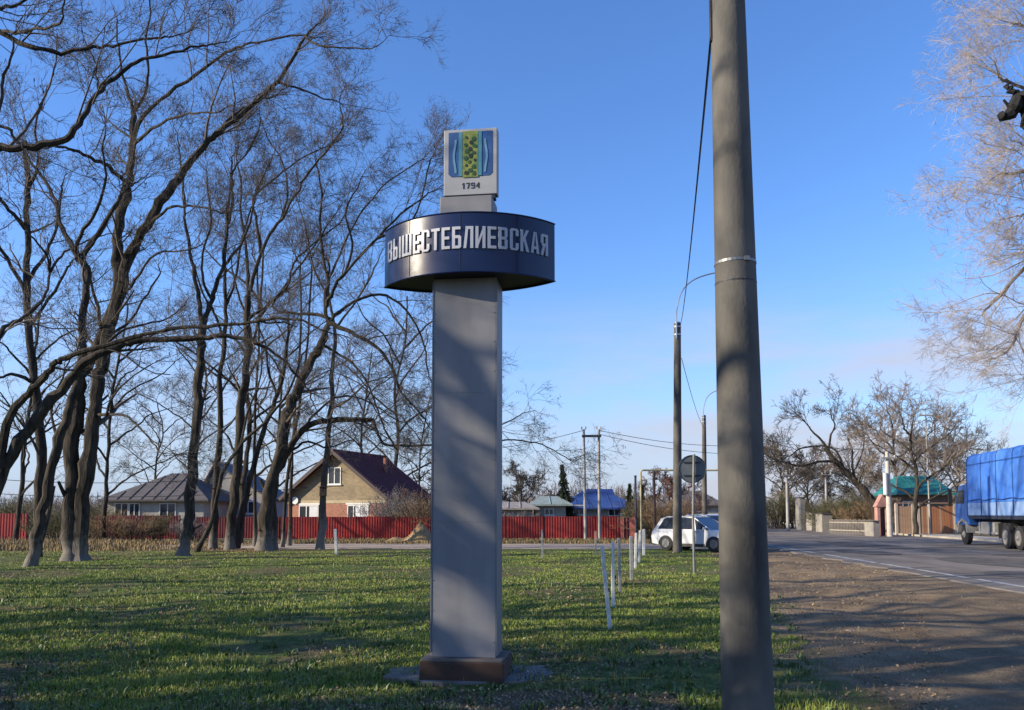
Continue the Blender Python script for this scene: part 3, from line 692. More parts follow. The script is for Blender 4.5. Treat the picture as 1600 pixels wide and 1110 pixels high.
# right-hand big pale tree across the road, twigs entering the frame
def right_tree():
    Dp = 33.0; tx = P(1870, 800, Dp).x
    W = lambda x, y, d=Dp: tuple(P(x+50, y, d))
    limbs = [([(tx, Dp, 0), (tx, Dp, 3), (tx+.3, Dp, 7), (tx-.1, Dp, 12), (tx, Dp, 17), (tx, Dp, 23), (tx-.3, Dp, 28)], 0, 0, .42, .12, 0)]
    for q in [((1829,560),(1740,420),(1660,380),(1590,390),(1540,430),(1500,475)), ((1829,500),(1720,330),(1650,265),(1590,262),(1530,272)),
              ((1835,400),(1740,230),(1660,180),(1590,150),(1530,130)), ((1830,300),(1740,140),(1660,80),(1600,50),(1550,40)),
              ((1829,560),(1720,480),(1660,450),(1600,440),(1560,480),(1530,540)), ((1830,620),(1720,600),(1650,560),(1610,540),(1585,570)),
              ((1828,200),(1750,60),(1660,-20),(1590,-50)), ((1829,460),(1740,330),(1680,300),(1600,320),(1560,330)),
              ((1829,450),(1760,250),(1690,200),(1620,215),(1570,225))]:
        limbs.append(([W(*p) for p in q], 0, 0, .15, .035, 1))
    tree('tall pale bare tree at the right edge with fine sunlit drooping twigs', limbs, Vector((tx, Dp, 0)), 31, world=True,
         bk=mat('pale_bark', (.20, .165, .13), .95, var=.25, bump=.5), twig=m_twig_pale, group=None, l1=2.9, rtwig=.0065, dens=1.0, levels=(1.6, 6, 5, 4), trop=(-.16, 0, .05), droop=(-.05, 0, -.10))
    # nearer pollarded tree: a black sawn bough ends at the frame's right edge
    Dn = 9.0; nx = P(1860, 800, Dn).x
    W = lambda x, y: tuple(P(x, y, Dn))
    tree('dark sawn-off bough with stubs poking in at the upper right edge',
         [([(nx, Dn, 0), (nx, Dn, 1.5), (nx-.05, Dn, 3.2), (nx-.1, Dn, 4.6)], 0, 0, .17, .12, 0),
          ([W(1835,330), W(1740,235), W(1670,175), W(1625,158), W(1598,160)], 0, 0, .13, .13, 0),
          ([W(1604,152), W(1588,165), W(1574,178), W(1562,183)], 0, 0, .10, .045, 0),
          ([W(1592,150), W(1582,143), W(1575,138), W(1570,125)], 0, 0, .035, .022, 0),
          ([W(1600,165), W(1598,185), W(1600,203)], 0, 0, .05, .02, 0),
          ([W(1835,330), W(1900,200), W(1960,60)], 0, 0, .10, .03, .5)],
         Vector((nx, Dn, 0)), 33, world=True, group=None, bk=mat('black_bark', (.014, .014, .013), .95, var=.4, scale=9, bump=1), name='pollarded_tree', dens=.5, l1=.8, levels=(1, 3, 2, 1))
right_tree()

# ------------------------------------------------------------------ town sign
m_grey = mat('sign_grey_paint', (0.225, 0.228, 0.240), .55, var=.16, scale=2.2, stretch=(1.6, 1.6, .35), detail=8, bump=.12, bscale=2.2, spec=.4)
m_navy = mat('navy_paint', (0.007, 0.013, 0.060), .30, var=.18, scale=1.5, coat=.15, spec=.4, bump=.10, bscale=1.6)
m_navy_dk = mat('navy_underside', (0.012, 0.012, 0.028), .6)
m_white = mat('letter_white', (0.50, 0.52, 0.56), .45, var=.06)
def sign():
    a = R(7.5)
    base = Vector((-0.44, 8.27, 0))
    root = empty('town_sign', base, 'tall grey stele with navy name ring and coat of arms board, in the centre', 'town sign', rz=-a)
    # local frame: -y faces the viewer (turned a little to the left)
    m_pl = mat('rusty_plinth', (0.050, 0.028, 0.019), .85, col2=(0.085, 0.044, 0.026), scale=2.5, bump=.4)
    MB().box(-.405, .405, -.31, .28, -.1, .205).build('plinth', m_pl, root, bevel=.012)
    MB().box(-.39, .39, -.30, .27, .205, .232).build('plinth_cap', mat('plinth_cap', (.15, .125, .105), .8, var=.3, scale=4), root, bevel=.006)
    MB().box(-.315, .315, -.20, .22, .232, 3.925).build('column', m_grey, root, bevel=.007)
    for sx in (-1, 1):
        MB().box(sx*.318-.006, sx*.318+.006, -.206, -.196, .28, 3.90).build('edge_trim', mat('trim_grey', (.16, .165, .18), .5), root)
    for z in (1.52, 2.78):
        MB().box(-.3165, .3165, -.2015, .2215, z, z+.004).build('sheet_seam', mat('seam_dark', (.17, .17, .18), .6), root)
    m_rv = mat('rivet', (.20, .20, .20), .4, metal=.5)
    for x in (-.295, .295):
        for k in range(13):
            z = .38+k*.29; MB().tube([(x, -.2005, z), (x, -.2045, z)], [.006, .004], 6).build('rivet', m_rv, root)
    for t in (-.52, 0.0, .52):
        r_ = (.875**2+.45**2)/.9
        MB().tube([(r_*1.0015*math.sin(t), (r_-.45)-r_*1.0015*math.cos(t), z) for z in (3.93, 4.49)], .0035, 5).build('band_seam', m_navy_dk, root)
    MB().box(-.265, .265, -.17, .18, 4.48, 4.77).build('neck', m_grey, root, bevel=.006)
    hw, sg, sb = .875, .45, .32
    def arc(s):
        r = (hw*hw+s*s)/(2*s); return r, math.asin(hw/r)
    r1, A1 = arc(sg); r2, A2 = arc(sb)
    front = [(r1*math.sin(t), (r1-sg)-r1*math.cos(t)) for t in np.linspace(-A1, A1, 41)]
    back = [(r2*math.sin(t), r2*math.cos(t)-(r2-sb)) for t in np.linspace(A2, -A2, 29)][1:-1]
    loop = front+back
    z0, z1 = 3.915, 4.50; n = len(loop)
    mb = MB(); mb.add([(x, y, z0) for x, y in loop]+[(x, y, z1) for x, y in loop], [(i, (i+1) % n, n+(i+1) % n, n+i) for i in range(n)])
    mb.build('name_band', m_navy, root, smooth=True)
    s = .985
    mb = MB(); mb.prism([(x*s, y*s, z0+.012) for x, y in loop], (0, 0, .02)); mb.build('underside_panel', m_navy_dk, root)
    mb = MB(); mb.prism([(x*s, y*s, z1-.03) for x, y in loop], (0, 0, .015)); mb.build('top_panel', m_navy_dk, root)
    for z in (z0, z1):
        lp = [(x*1.004, y*1.004, z) for x, y in loop]; MB().tube(lp+[lp[0]], .007, 6).build('rim', m_navy, root)
    # letters
    S_ = (0, 0, .16, 1)
    def q(*r): return [(r[0], r[1]), (r[2], r[1]), (r[2], r[3]), (r[0], r[3])]
    GL = {
     'В': (.52, [q(*S_), q(.16,.87,.41,1), q(.16,.44,.45,.57), q(.16,0,.41,.13), [(.41,.87),(.50,.87),(.50,.93),(.41,1)], [(.41,0),(.50,.07),(.50,.13),(.41,.13)], q(.34,.57,.5,.87), q(.34,.13,.5,.44)]),
     'Ы': (.71, [q(0,0,.15,1), q(.15,.47,.34,.60), q(.15,0,.34,.13), [(.34,0),(.42,.06),(.42,.13),(.34,.13)], [(.34,.47),(.42,.47),(.42,.54),(.34,.60)], q(.28,.13,.42,.47), q(.56,0,.71,1)]),
     'Ш': (.73, [q(0,0,.15,1), q(.29,0,.44,1), q(.58,0,.73,1), q(.15,0,.29,.13), q(.44,0,.58,.13)]),
     'Е': (.48, [q(*S_), q(.16,.87,.47,1), q(.16,.44,.43,.57), q(.16,0,.47,.13)]),
     'С': (.50, [q(0,.10,.16,.90), q(.09,.90,.41,1) , q(.09,0,.41,.10), [(0,.90),(.09,.90),(.09,1)], [(0,.10),(.09,0),(.09,.10)], [(.41,.90),(.5,.90),(.41,1)], [(.41,0),(.5,.10),(.41,.10)], q(.34,.66,.5,.90), q(.34,.10,.5,.34)]),
     'Т': (.50, [q(0,.87,.5,1), q(.17,0,.33,.87)]),
     'Б': (.51, [q(*S_), q(.16,.87,.46,1), q(.16,.47,.41,.60), q(.16,0,.41,.13), [(.41,0),(.5,.07),(.5,.13),(.41,.13)], [(.41,.47),(.5,.47),(.5,.54),(.41,.60)], q(.34,.13,.5,.47)]),
     'Л': (.53, [q(.37,0,.53,.87), q(.11,.87,.53,1), [(0,0),(.15,0),(.25,.87),(.11,.87)]]),
     'И': (.54, [q(*S_), q(.38,0,.54,1), [(.16,.10),(.38,.62),(.38,.90),(.16,.38)]]),
     'К': (.53, [q(*S_), [(.16,.40),(.51,1),(.34,1),(.16,.66)], [(.2,.468),(.37,0),(.53,0),(.298,.637)]]),
     'А': (.54, [[(0,0),(.15,0),(.27,1),(.19,1)], [(.39,0),(.54,0),(.35,1),(.27,1)], [(.174,.2),(.366,.2),(.35,.33),(.19,.33)]]),
     'Я': (.52, [q(.36,0,.52,1), q(.10,.87,.36,1), [(.10,1),(.02,.93),(.02,.87),(.10,.87)], q(.02,.57,.18,.87), q(.08,.44,.36,.57), [(0,0),(.16,0),(.31,.44),(.15,.44)]]),
    }
    word = 'ВЫШЕСТЕБЛИЕВСКАЯ'
    gap = .115; tot = sum(GL[c][0] for c in word)+gap*(len(word)-1); H = .215; A = R(48.5); sx = 2*A*r1/tot; zb = 4.14
    u = -tot/2; m = m_white
    for c in word:
        mb = MB()
        for poly in GL[c][1]:
            # subdivide in x by mapping the corners straight onto the curved band
            pf = []; pb = []
            for (x, y) in poly:
                t = (u+x)*sx/r1
                for L_, rr in ((pf, r1+.016), (pb, r1+.0005)):
                    L_.append((rr*math.sin(t), (r1-sg)-rr*math.cos(t), zb+y*H))
            k = len(poly); mb.add(pf+pb, [tuple(range(k)), tuple(range(k, 2*k))[::-1]]+[(i, (i+1) % k, k+(i+1) % k, k+i) for i in range(k)])
        mb.build('letter', m, root); u += GL[c][0]+gap
    # coat-of-arms board
    z0 = 4.81; hgt = .685; yb = -.10; xc = .032
    bd = MB().box(xc-.273, xc+.273, yb, yb+.12, z0, z0+hgt).build('emblem_board', mat('board_grey', (.38, .39, .40), .55, var=.07, scale=2), root, bevel=.005)
    MB().box(xc-.27, xc+.25, yb+.01, yb+.11, 4.77, 4.81).build('board_foot', m_navy_dk, root)
    y = yb-.004
    def flat(name, polys, m, yy, parent=bd):
        mb = MB()
        for p in polys: mb.prism([(xc+a_, yy, z0+b_) for a_, b_ in p], (0, -.004, 0))
        return mb.build(name, m, parent)
    b0, b1 = .190, .655
    sh = [(-.225, b1), (-.225, b0+.03), (-.195, b0), (.195, b0), (.225, b0+.03), (.225, b1)]
    flat('blue_field', [sh], mat('emblem_blue', (.018, .085, .27), .5, var=.2, scale=8), yb)
    mt = mat('emblem_teal', (.06, .24, .30), .5)
    flat('teal_border', [[(s_*.10-.018, b0+.002), (s_*.10+.018, b0+.002), (s_*.10+.018, b1-.002), (s_*.10-.018, b1-.002)] for s_ in (-1, 1)], mt, yb-.0045)
    flat('vine_band', [[(-.078, b0-.012), (.078, b0-.012), (.078, b1+.004), (-.078, b1+.004)]], mat('emblem_yellow', (.30, .31, .045), .5, col2=(.10, .18, .035), scale=22), yb-.0045)
    mp = mat('emblem_pale', (.13, .30, .40), .5)
    pol = []
    for s_ in (-1, 1):
        for k in range(8):
            f0, f1 = k/8, (k+1)/8; cx = lambda f: s_*(.150+.020*math.cos((f-.5)*math.pi*1.0)**2) if True else 0
            p0, p1 = .225+.35*f0, .225+.35*f1
            pol.append([(cx(f0)-.011, p0), (cx(f0)+.011, p0), (cx(f1)+.011, p1), (cx(f1)-.011, p1)])
    for h_ in (pol[:8], pol[8:]): flat('pale_wave', h_, mp, yb-.0045)
    rg = random.Random(4); leaves = []; ber = []
    for (x_, z_) in [(-.04,.59),(.035,.575),(.01,.535),(-.045,.515),(.045,.50),(0,.47),(-.04,.445),(.04,.43),(.005,.40),(-.045,.375),(.045,.355),(-.005,.335),(-.04,.30),(.035,.285),(0,.25),(-.04,.225),(.04,.215)]:
        r_ = rg.uniform(.014, .025); k = 7; ph = rg.uniform(0, 6)
        (leaves if rg.random() < .6 else ber).append([(x_+math.cos(ph+6.283*j/k)*r_*rg.uniform(.7, 1.2), z_+math.sin(ph+6.283*j/k)*r_*rg.uniform(.8, 1.3)) for j in range(k)])
    for p in leaves: flat('leaf_print', [p], mat('emblem_green', (.018, .075, .018), .5), yb-.009)
    for p in ber: flat('berry_print', [p], mat('emblem_black', (.012, .02, .012), .5), yb-.009)
    # 1794
    t = .008
    dg = {'1': [[(.018,0),(.030,0),(.030,.06),(.018,.06)], [(.006,.044),(.018,.050),(.018,.06)]],
          '7': [[(0,.05),(.036,.05),(.036,.06),(0,.06)], [(.010,0),(.021,0),(.036,.05),(.025,.05)]],
          '9': [[(0,.026),(.009,.026),(.009,.06),(0,.06)], [(.009,.052),(.027,.052),(.027,.06),(.009,.06)], [(.009,.026),(.027,.026),(.027,.034),(.009,.034)], [(.027,.009),(.036,.009),(.036,.06),(.027,.06)], [(0,0),(.036,0),(.036,.009),(0,.009)]],
          '4': [[(.024,0),(.033,0),(.033,.06),(.024,.06)], [(.0,.016),(.024,.016),(.024,.024),(0,.024)], [(0,.024),(.009,.024),(.024,.046),(.024,.06)]]}
    for i, c in enumerate('1794'):
        flat('digit', [[(-.092+i*.050+a_, .062+b_) for a_, b_ in p] for p in dg[c]], mat('digit_black', (.02, .02, .025), .6), yb)
    # concrete footing around the plinth
    m_con = mat('footing_concrete', (.17, .16, .145), .95, var=.4, scale=3, bump=.5)
    rg = random.Random(9); pts = []
    for k in range(26):
        t_ = 2*math.pi*k/26; rr = 1+.13*rg.uniform(-1, 1)
        ce, si = math.cos(t_), math.sin(t_); ex = 2/3.2
        pts.append((-.40+.82*rr*math.copysign(abs(ce)**ex, ce), 8.40+.46*rr*math.copysign(abs(si)**ex, si), -.05))
    o = MB().prism(pts, (0, 0, .085)).build('concrete_pad', m_con, bevel=.01)
    tag(o, kind='structure')
sign()

# ------------------------------------------------------------------ concrete posts and lamps
m_post = mat('post_concrete', (0.045, 0.044, 0.040), .9, col2=(0.165, 0.155, 0.135), scale=2.2, bump=.22, bscale=40, stretch=(1, 1, .45), detail=8)  # mottling holds concrete stains and also shade bands put into the colour
m_steel = mat('galvanised', (.55, .56, .57), .35, metal=.8)
m_dark = mat('dark_metal', (.03, .035, .04), .6)
m_cable = mat('cable_black', (.012, .013, .016), .6)
def lamp_post(base, top, r0, r1, label, arm, strap=None, parent_name='street_lamp'):
    base, top = Vector(base), Vector(top)
    root = empty(parent_name, base, label, 'lamp post', 'concrete lamp posts along the road')
    d = top-base; n = 26
    pts = [d*(i/n) for i in range(n+1)]; pts[0] = Vector((0, 0, -.2)) if False else pts[0]-d.normalized()*.2
    MB().tube(pts, [r0+(r1-r0)*i/n for i in range(n+1)], 28).build('shaft', m_post, root, smooth=True)
    MB().tube([d, d*1.006], [r1*1.04, r1*.9], 20).build('cap', m_steel, root, smooth=True)
    if arm:
        pts = [d*.93, d*1.0, d+Vector((0.02, 0, .55)), d+Vector((.25, 0, 1.35)), d+Vector((.75, 0, 1.85)), d+Vector((1.5, -.1, 2.1)), d+Vector((2.3, -.15, 2.2))]
        off = Vector((-r1*.5, -r1-.03, 0)); pts = [p+off for p in pts]
        pts = smooth_line(pts, 24)
        ar = MB().tube(pts, .03, 8).build('arm', m_steel, root, smooth=True)
        e = pts[-1]
        h = MB().tube([e, e+Vector((.12, 0, .02)), e+Vector((.5, 0, .0)), e+Vector((.62, 0, -.03))], [.05, .1, .11, .03], 10).build('lamp_head', mat('lamp_grey', (.35, .36, .37), .5), ar, smooth=True)
        MB().tube([e+Vector((.3, 0, -.08)), e+Vector((.3, 0, -.13))], [.09, .05], 10).build('glass', mat('lamp_glass', (.7, .7, .65), .2), h)
        for z in (.95, .985):
            MB().tube([d*z+Vector((0, 0, -.03)), d*z+Vector((0, 0, .03))], r1*1.12, 16).build('clamp', m_steel, root)
    return root, d
Y1 = 6.2
pb = P(1170, 1160, Y1); pt = P(1137, 0, Y1); ax = (pt-pb).normalized(); b0 = pb-ax*(pb.z/ax.z); top = b0+ax*(9.6/ax.z)
def near_post():
    zt, zb = pt.z, P(1167, 1110, Y1).z
    ra, rb = 27.5*Y1/F, 39.3*Y1/F; sl_ = (rb-ra)/(zt-zb); r0 = rb+sl_*zb; r1 = max(.095, r0-sl_*9.6)
    root, d = lamp_post(b0, top, r0, .088, 'huge nearest concrete post in the foreground with a steel strap', True)
    def at(z, extra=0): return d*(z/d.z)
    def rad(z): return r0+(.088-r0)*z/9.6
    zs = P(1150, 413, Y1).z
    MB().tube([at(zs-.010), at(zs+.010)], rad(zs)+.004, 28, caps=False).build('strap', mat('strap_steel', (.28, .28, .28), .5, metal=.7), root)
    MB().box(-.018, .018, -.02, .0, -.016, .016).build('buckle', MATS['strap_steel'], root, loc=at(zs)+Vector((.3*rad(zs), -rad(zs)*.95, 0)))
    MB().tube([at(zs-.16), at(zs-.15)], rad(zs-.15)+.002, 28, caps=False).build('strap', m_dark, root)
    # cable down the left flank
    pts = [at(z)+Vector((-rad(z)-.012, -.02, 0)) for z in np.linspace(P(1111, 62, Y1).z, 9.2, 16)]
    MB().tube(pts, .009, 6).build('cable', m_cable, root)
    return d, r0
d1, r01 = near_post()
Y2 = 35.0; p2 = P(1058.5, 864, Y2); b2 = Vector((p2.x, Y2, 0)); t2 = P(1058.5, 506, Y2)
lamp_post(b2, t2, 7.2*Y2/F, 5.4*Y2/F, 'second concrete lamp post, in front of the white cars', True)
Y3 = 66.0; p3 = P(1101, 830, Y3); b3 = Vector((p3.x, Y3, 0)); t3 = P(1100, 650, Y3)
lamp_post(b3, t3, 4.3*Y3/F, 3.0*Y3/F, 'farthest concrete lamp post, thin, behind the round road sign', True)
def wire(a, b, sag, r=.012, label='', cat='wire', group=None, n=24):
    a, b = Vector(a), Vector(b); mid = (a+b)/2
    pts = [a.lerp(b, i/n)-Vector((0, 0, 4*sag*(i/n)*(1-i/n))) for i in range(n+1)]
    o = MB().tube([p-mid for p in pts], r, 5).build('overhead_wire', m_cable, loc=mid, smooth=True); tag(o, label, cat, group); return o
wire(P(1110.5, 62, Y1-.02), P(1063, 508, Y2-.1), .35, .011, 'thick black cable slung from the nearest post down to the second post')
wire(P(1065, 560, Y2), P(1099, 668, Y3-.1), .35, .014, 'black cable from the second post on to the farthest lamp post')

# round road sign seen from behind
def road_sign():
    Y = 22.0; b = G(1085, 896); Y = b.y; c = P(1083.5, 733, Y)
    root = empty('round_road_sign', (b.x, Y, 0), 'round traffic sign seen from its grey back on a thin post', 'road sign')
    MB().tube([(0, 0, -.2), (-.01, 0, 1.5), (c.x-b.x+.02, 0, c.z+.40)], .035, 10).build('post', mat('sign_post_paint', (.20, .20, .19), .7, var=.3, scale=3), root, smooth=True)
    cz = c.z; r = 21.5*Y/F; mb = MB()
    mb.tube([(0, .055, cz), (0, .067, cz)], r, 36); mb.build('disc', mat('sign_back', (.13, .15, .155), .55, var=.25, scale=2.5), root, smooth=True)
    MB().tube([(r*math.cos(t), .050, cz+r*math.sin(t)) for t in np.linspace(0, 2*math.pi, 33)], .012, 6).build('rim', m_dark, root)
    for dz in (-.18, .18): MB().box(-.24, .24, .036, .054, cz+dz-.02, cz+dz+.02).build('bracket', m_dark, root)
    MB().tube([(0, .0675, cz), (0, .070, cz)], r*.97, 30).build('face', mat('sign_white', (.7, .7, .68), .4), root)
road_sign()

# white marker posts
def markers():
    L = [(953,980,940.5,853,6,'nearest white marker post, leaning left, peeling foot'), (958,948,957.5,846,5,'second white marker post behind the leaning one'),
         (969,929,967,841,4.5,'third marker post, greyish, thin'), (987,906,986,838,5,'fourth marker post, greyer than the rest, wider gap before it'),
         (992.5,888,994,833,3.6,'fifth marker post, slim and white'), (998.5,878,1000,829,3.2,'sixth marker post, slim white, before the white car'), (1006,869,1006,827,4,'farthest marker post of the row, at the lane'),
         (525.5,866,524,827,4.2,'lone white marker post before the brick house'), (848,870,847,828,3,'weathered grey marker post alone near the lane, right of the stele'),
         (931,869,930.5,830,2.6,'thin grey stake near the lane, left of the row of marker posts')]
    mw = mat('marker_white', (.85, .85, .80), .7, col2=(.62, .62, .57), scale=9, detail=8); mg = mat('marker_grey', (.30, .31, .30), .8, var=.25, scale=7)
    for i, (bx, by, tx_, ty, wpx, lab) in enumerate(L):
        b = G(bx, by); t = P(tx_, ty, b.y); w_ = wpx*b.y/F/2
        root = empty('marker_post', b, lab, 'marker post', 'white marker posts on the grass')
        ax_ = t-b; m_ = mg if i in (2, 3, 8, 9) else mw
        MB().tube([ax_*-.15, ax_*.5, ax_*.985, ax_], [w_*1.35, w_*1.35, w_*1.3, w_*1.0], 4, phase=math.pi/4).build('post', m_, root, bevel=.004)
        if i < 2:
            MB().box(-w_*.9, w_*.9, -.015, .01, -.03, .03).build('bracket', m_dark, root, loc=ax_*.45+Vector((w_, .03, 0)))
markers()

# ------------------------------------------------------------------ gantry pole and gas pipe
m_pale_pole = mat('pale_pole', (.36, .35, .33), .8, var=.2, scale=2)
def h_pole():
    Y = 50.0; a = P(915, 842, Y); b = P(937, 842, Y); at = P(912, 671, Y); bt = P(935.5, 671, Y)
    o = Vector((a.x, Y, 0)); root = empty('twin_utility_pole', o, 'pair of thin poles joined by a crossbar, before the blue roof', 'utility pole')
    for lo, hi in ((a, at), (b, bt)):
        lo = Vector((lo.x, Y, -.2)); MB().tube([lo-o, hi-o], [.10, .075], 10).build('pole', m_pale_pole, root, smooth=True)
        for s_ in (-.12, .12): MB().tube([hi-o+Vector((s_, 0, -.02)), hi-o+Vector((s_, 0, .16))], [.035, .045], 6).build('insulator', mat('insulator', (.30, .26, .24), .4), root)
    c0, c1 = P(909, 682, Y)-o, P(939, 682, Y)-o
    MB().box(0, (c1-c0).x, -.06, .06, -.07, .07).build('crossbar', m_dark, root, loc=c0+Vector((0, -.14, 0)))
    for i, (dx, dz) in enumerate(((0, .0), (.0, -.0))):
        pass
    wire(P(914, 672, Y), P(560, 700, Y+6), .8, .018, 'overhead wire running left from the twin pole behind the stele', group=None)
    wire(P(937, 673, Y), P(1235, 688, Y+22), .7, .018, 'overhead wire running right from the twin pole past the lamp post')
    wire(P(937, 679, Y), P(1290, 690, Y+30), 1.2, .018, 'lower overhead wire from the twin pole to the far poles on the right')
    wire(P(-60, 745, 45), P(480, 735, 45), .5, .018, 'upper of two wires low behind the grove')
    wire(P(-60, 768, 45), P(480, 762, 45), .4, .018, 'lower of two wires low behind the grove')
    wire(P(1190, 686, 70), P(1400, 700, 60), .4, .02, 'wire from the far pole to the pole by the green roof')
h_pole()
def gas_pipe():
    Y = 47.0; g0 = P(1001, 735, Y); o = Vector((g0.x, Y, 0)); z = g0.z
    root = empty('overhead_gas_pipe', o, 'pipe portal standing on uprights behind the white cars', 'gas pipe')
    x = lambda px: P(px, 735, Y).x-o.x
    my = mat('pipe_yellow', (.45, .40, .24), .6, var=.2)
    MB().tube([(0, 0, -.1), (0, 0, z-.1), (.1, 0, z), (x(1150), 0, z)], .055, 10).build('pipe', my, root, smooth=True)
    MB().tube([(x(1021.5), 0, -.1), (x(1021.5), 0, z-.06)], .085, 10).build('upright', mat('rust_brown', (.085, .05, .04), .8, var=.3), root, smooth=True)
    MB().tube([(x(1060), 0, -.1), (x(1060), 0, z-.06)], .05, 8).build('upright', mat('rust_brown', (.085, .05, .04), .8), root, smooth=True)
    MB().tube([(x(1149), 0, -.1), (x(1149), 0, z-.06)], .05, 8).build('upright', mat('rust_brown', (.085, .05, .04), .8), root, smooth=True)
    MB().box(x(1021.5)-.05, x(1021.5)+.2, -.1, .1, z-.55, z-.4).build('valve_box', m_dark, root)
    b = P(994, 850, 45); t = P(994, 745, 45)
    r = empty('thin_dark_pole', (b.x, 45, 0), 'thin dark pole at the right end of the red fence', 'pole')
    MB().tube([(0, 0, -.2), (0, 0, t.z)], .06, 8).build('shaft', m_dark, r, smooth=True)
    MB().tube([(0, 0, t.z), (0, 0, t.z+.06)], .075, 8).build('cap', m_dark, r)
gas_pipe()

# ------------------------------------------------------------------ red fence
m_red = mat('fence_red', (.36, .026, .020), .45, var=.22, scale=1.3)
m_redd = mat('fence_dark_red', (.10, .014, .014), .6)
m_maroon = mat('fence_maroon', (.20, .022, .024), .5, var=.25, scale=1.3)
def profiled(w_, h_, pitch=.16, dep=.018):
    mb = MB(); x = 0; pts = []
    while x < w_-.001:
        for dx, dy in ((0, 0), (.45, 0), (.55, dep), (.92, dep)):
            if x+dx*pitch < w_: pts.append((x+dx*pitch, dy))
        x += pitch
    pts.append((w_, 0))
    n = len(pts); v = [(a, -b, 0) for a, b in pts]+[(a, -b, h_) for a, b in pts]+[(a, -b+.006, 0) for a, b in pts]+[(a, -b+.006, h_) for a, b in pts]
    fs = []
    for i in range(n-1): fs += [(i, i+1, n+i+1, n+i), (2*n+i+1, 2*n+i, 3*n+i, 3*n+i+1), (n+i, n+i+1, 3*n+i+1, 3*n+i)]
    mb.add(v, fs); return mb
def fence(a, b, h_, label, m_panel, m_p, pw=2.4):
    a, b = Vector((*a, 0)), Vector((*b, 0)); d = b-a; L = d.length; n = max(1, round(L/pw)); pw = L/n
    root = empty('profiled_sheet_fence', a, label, 'fence', 'red sheet-metal fences', rz=math.atan2(d.y, d.x))
    c0 = m_panel.node_tree.nodes['Principled BSDF'].inputs['Base Color'].links[0].from_node.inputs
    base = tuple(c0[6].default_value)[:3]
    mes = [profiled(pw-.05, h_-.08).mesh('panel', mat('%s_%d' % (m_panel.name, k), tuple(min(1, c*f/.8) for c in base), .5, var=.25, scale=1.1)) for k, f in enumerate((1.1, .85, 1.3, 1.0))]; me = mes[0]; mp_ = MB().box(-.035, .035, -.0, .06, -.1, h_+.03).mesh('fence_post', m_p)
    rl = MB().box(0, pw, .008, .04, -.02, .02).mesh('rail', m_p)
    for i in range(n):
        pn = link('panel', mes[(i*5+i*i) % 4], root, (i*pw+.025, -.005, .06+.012*((i*7) % 3))); pn.rotation_euler = (0, .004*((i*3) % 5-2), .012*((i*7) % 3-1))
        link('fence_post', mp_, root, (i*pw, .005, 0)); link('rail', rl, root, (i*pw, .0, h_*.8)); link('rail', rl, root, (i*pw, .0, h_*.25))
    link('fence_post', mp_, root, (L, .005, 0))
YF = 51.0
fx = lambda px, Y: P(px, 800, Y).x
fence((fx(440, YF), YF), (fx(790, YF), YF), 1.42, 'bright red sheet fence in front of the brick house', m_red, m_redd)
fence((fx(791, YF), YF), (fx(968, YF), YF), 1.45, 'bright red sheet fence right of the stele, before the blue roof', m_red, m_redd)
fence((fx(969, YF), YF), (fx(994, YF-1.0), YF-1.0), 1.40, 'short dark red fence return at the thin dark pole', m_maroon, m_redd, 1.0)
fence((fx(148, YF), YF), (fx(281, YF), YF), 1.50, 'dark red fence seen between the trunks, before the grey roofed house', m_maroon, m_redd)
fence((fx(-60, YF-5), YF-5), (fx(44, YF-5), YF-5), 1.62, 'red fence at the left edge of the picture behind dry grass', m_red, m_redd)
fence((fx(300, YF+1), YF+1), (fx(438, YF+1), YF+1), 1.42, 'dull red fence behind the middle cluster of trunks', m_maroon, m_redd)

# ------------------------------------------------------------------ brick house
m_glass = mat('window_glass', (.03, .035, .045), .08, spec=.6)
m_frame = mat('window_frame_white', (.7, .7, .68), .5)
m_curtain = mat('curtain', (.62, .63, .66), .8, var=.06)
def brickmat(name, c1, c2, mortar, sc=1.0):
    m = mat(name, c1, .9); nt = m.node_tree; N = nt.nodes; L = nt.links; b = N['Principled BSDF']
    tc = N.new('ShaderNodeTexCoord'); mp = N.new('ShaderNodeMapping'); mp.inputs['Rotation'].default_value = (R(90), 0, 0); L.new(tc.outputs['Object'], mp.inputs[0])
    br = N.new('ShaderNodeTexBrick'); br.inputs['Color1'].default_value = (*c1, 1); br.inputs['Color2'].default_value = (*c2, 1); br.inputs['Mortar'].default_value = (*mortar, 1)
    br.inputs['Scale'].default_value = sc; br.inputs['Brick Width'].default_value = .26; br.inputs['Row Height'].default_value = .085; br.inputs['Mortar Size'].default_value = .01
    L.new(mp.outputs[0], br.inputs[0])
    nz = N.new('ShaderNodeTexNoise'); nz.inputs['Scale'].default_value = 1.4; nz.inputs['Detail'].default_value = 6; L.new(tc.outputs['Object'], nz.inputs[0])
    mx = N.new('ShaderNodeMix'); mx.data_type = 'RGBA'; mx.blend_type = 'MULTIPLY'; mx.inputs[0].default_value = .6
    cr = N.new('ShaderNodeMapRange'); L.new(nz.outputs[0], cr.inputs[0]); cr.inputs[1].default_value = .3; cr.inputs[2].default_value = .7; cr.inputs[3].default_value = .55; cr.inputs[4].default_value = 1.1
    cb = N.new('ShaderNodeCombineColor'); [L.new(cr.outputs[0], cb.inputs[i]) for i in range(3)]
    L.new(br.outputs[0], mx.inputs[6]); L.new(cb.outputs[0], mx.inputs[7]); L.new(mx.outputs[2], b.inputs['Base Color']); return m
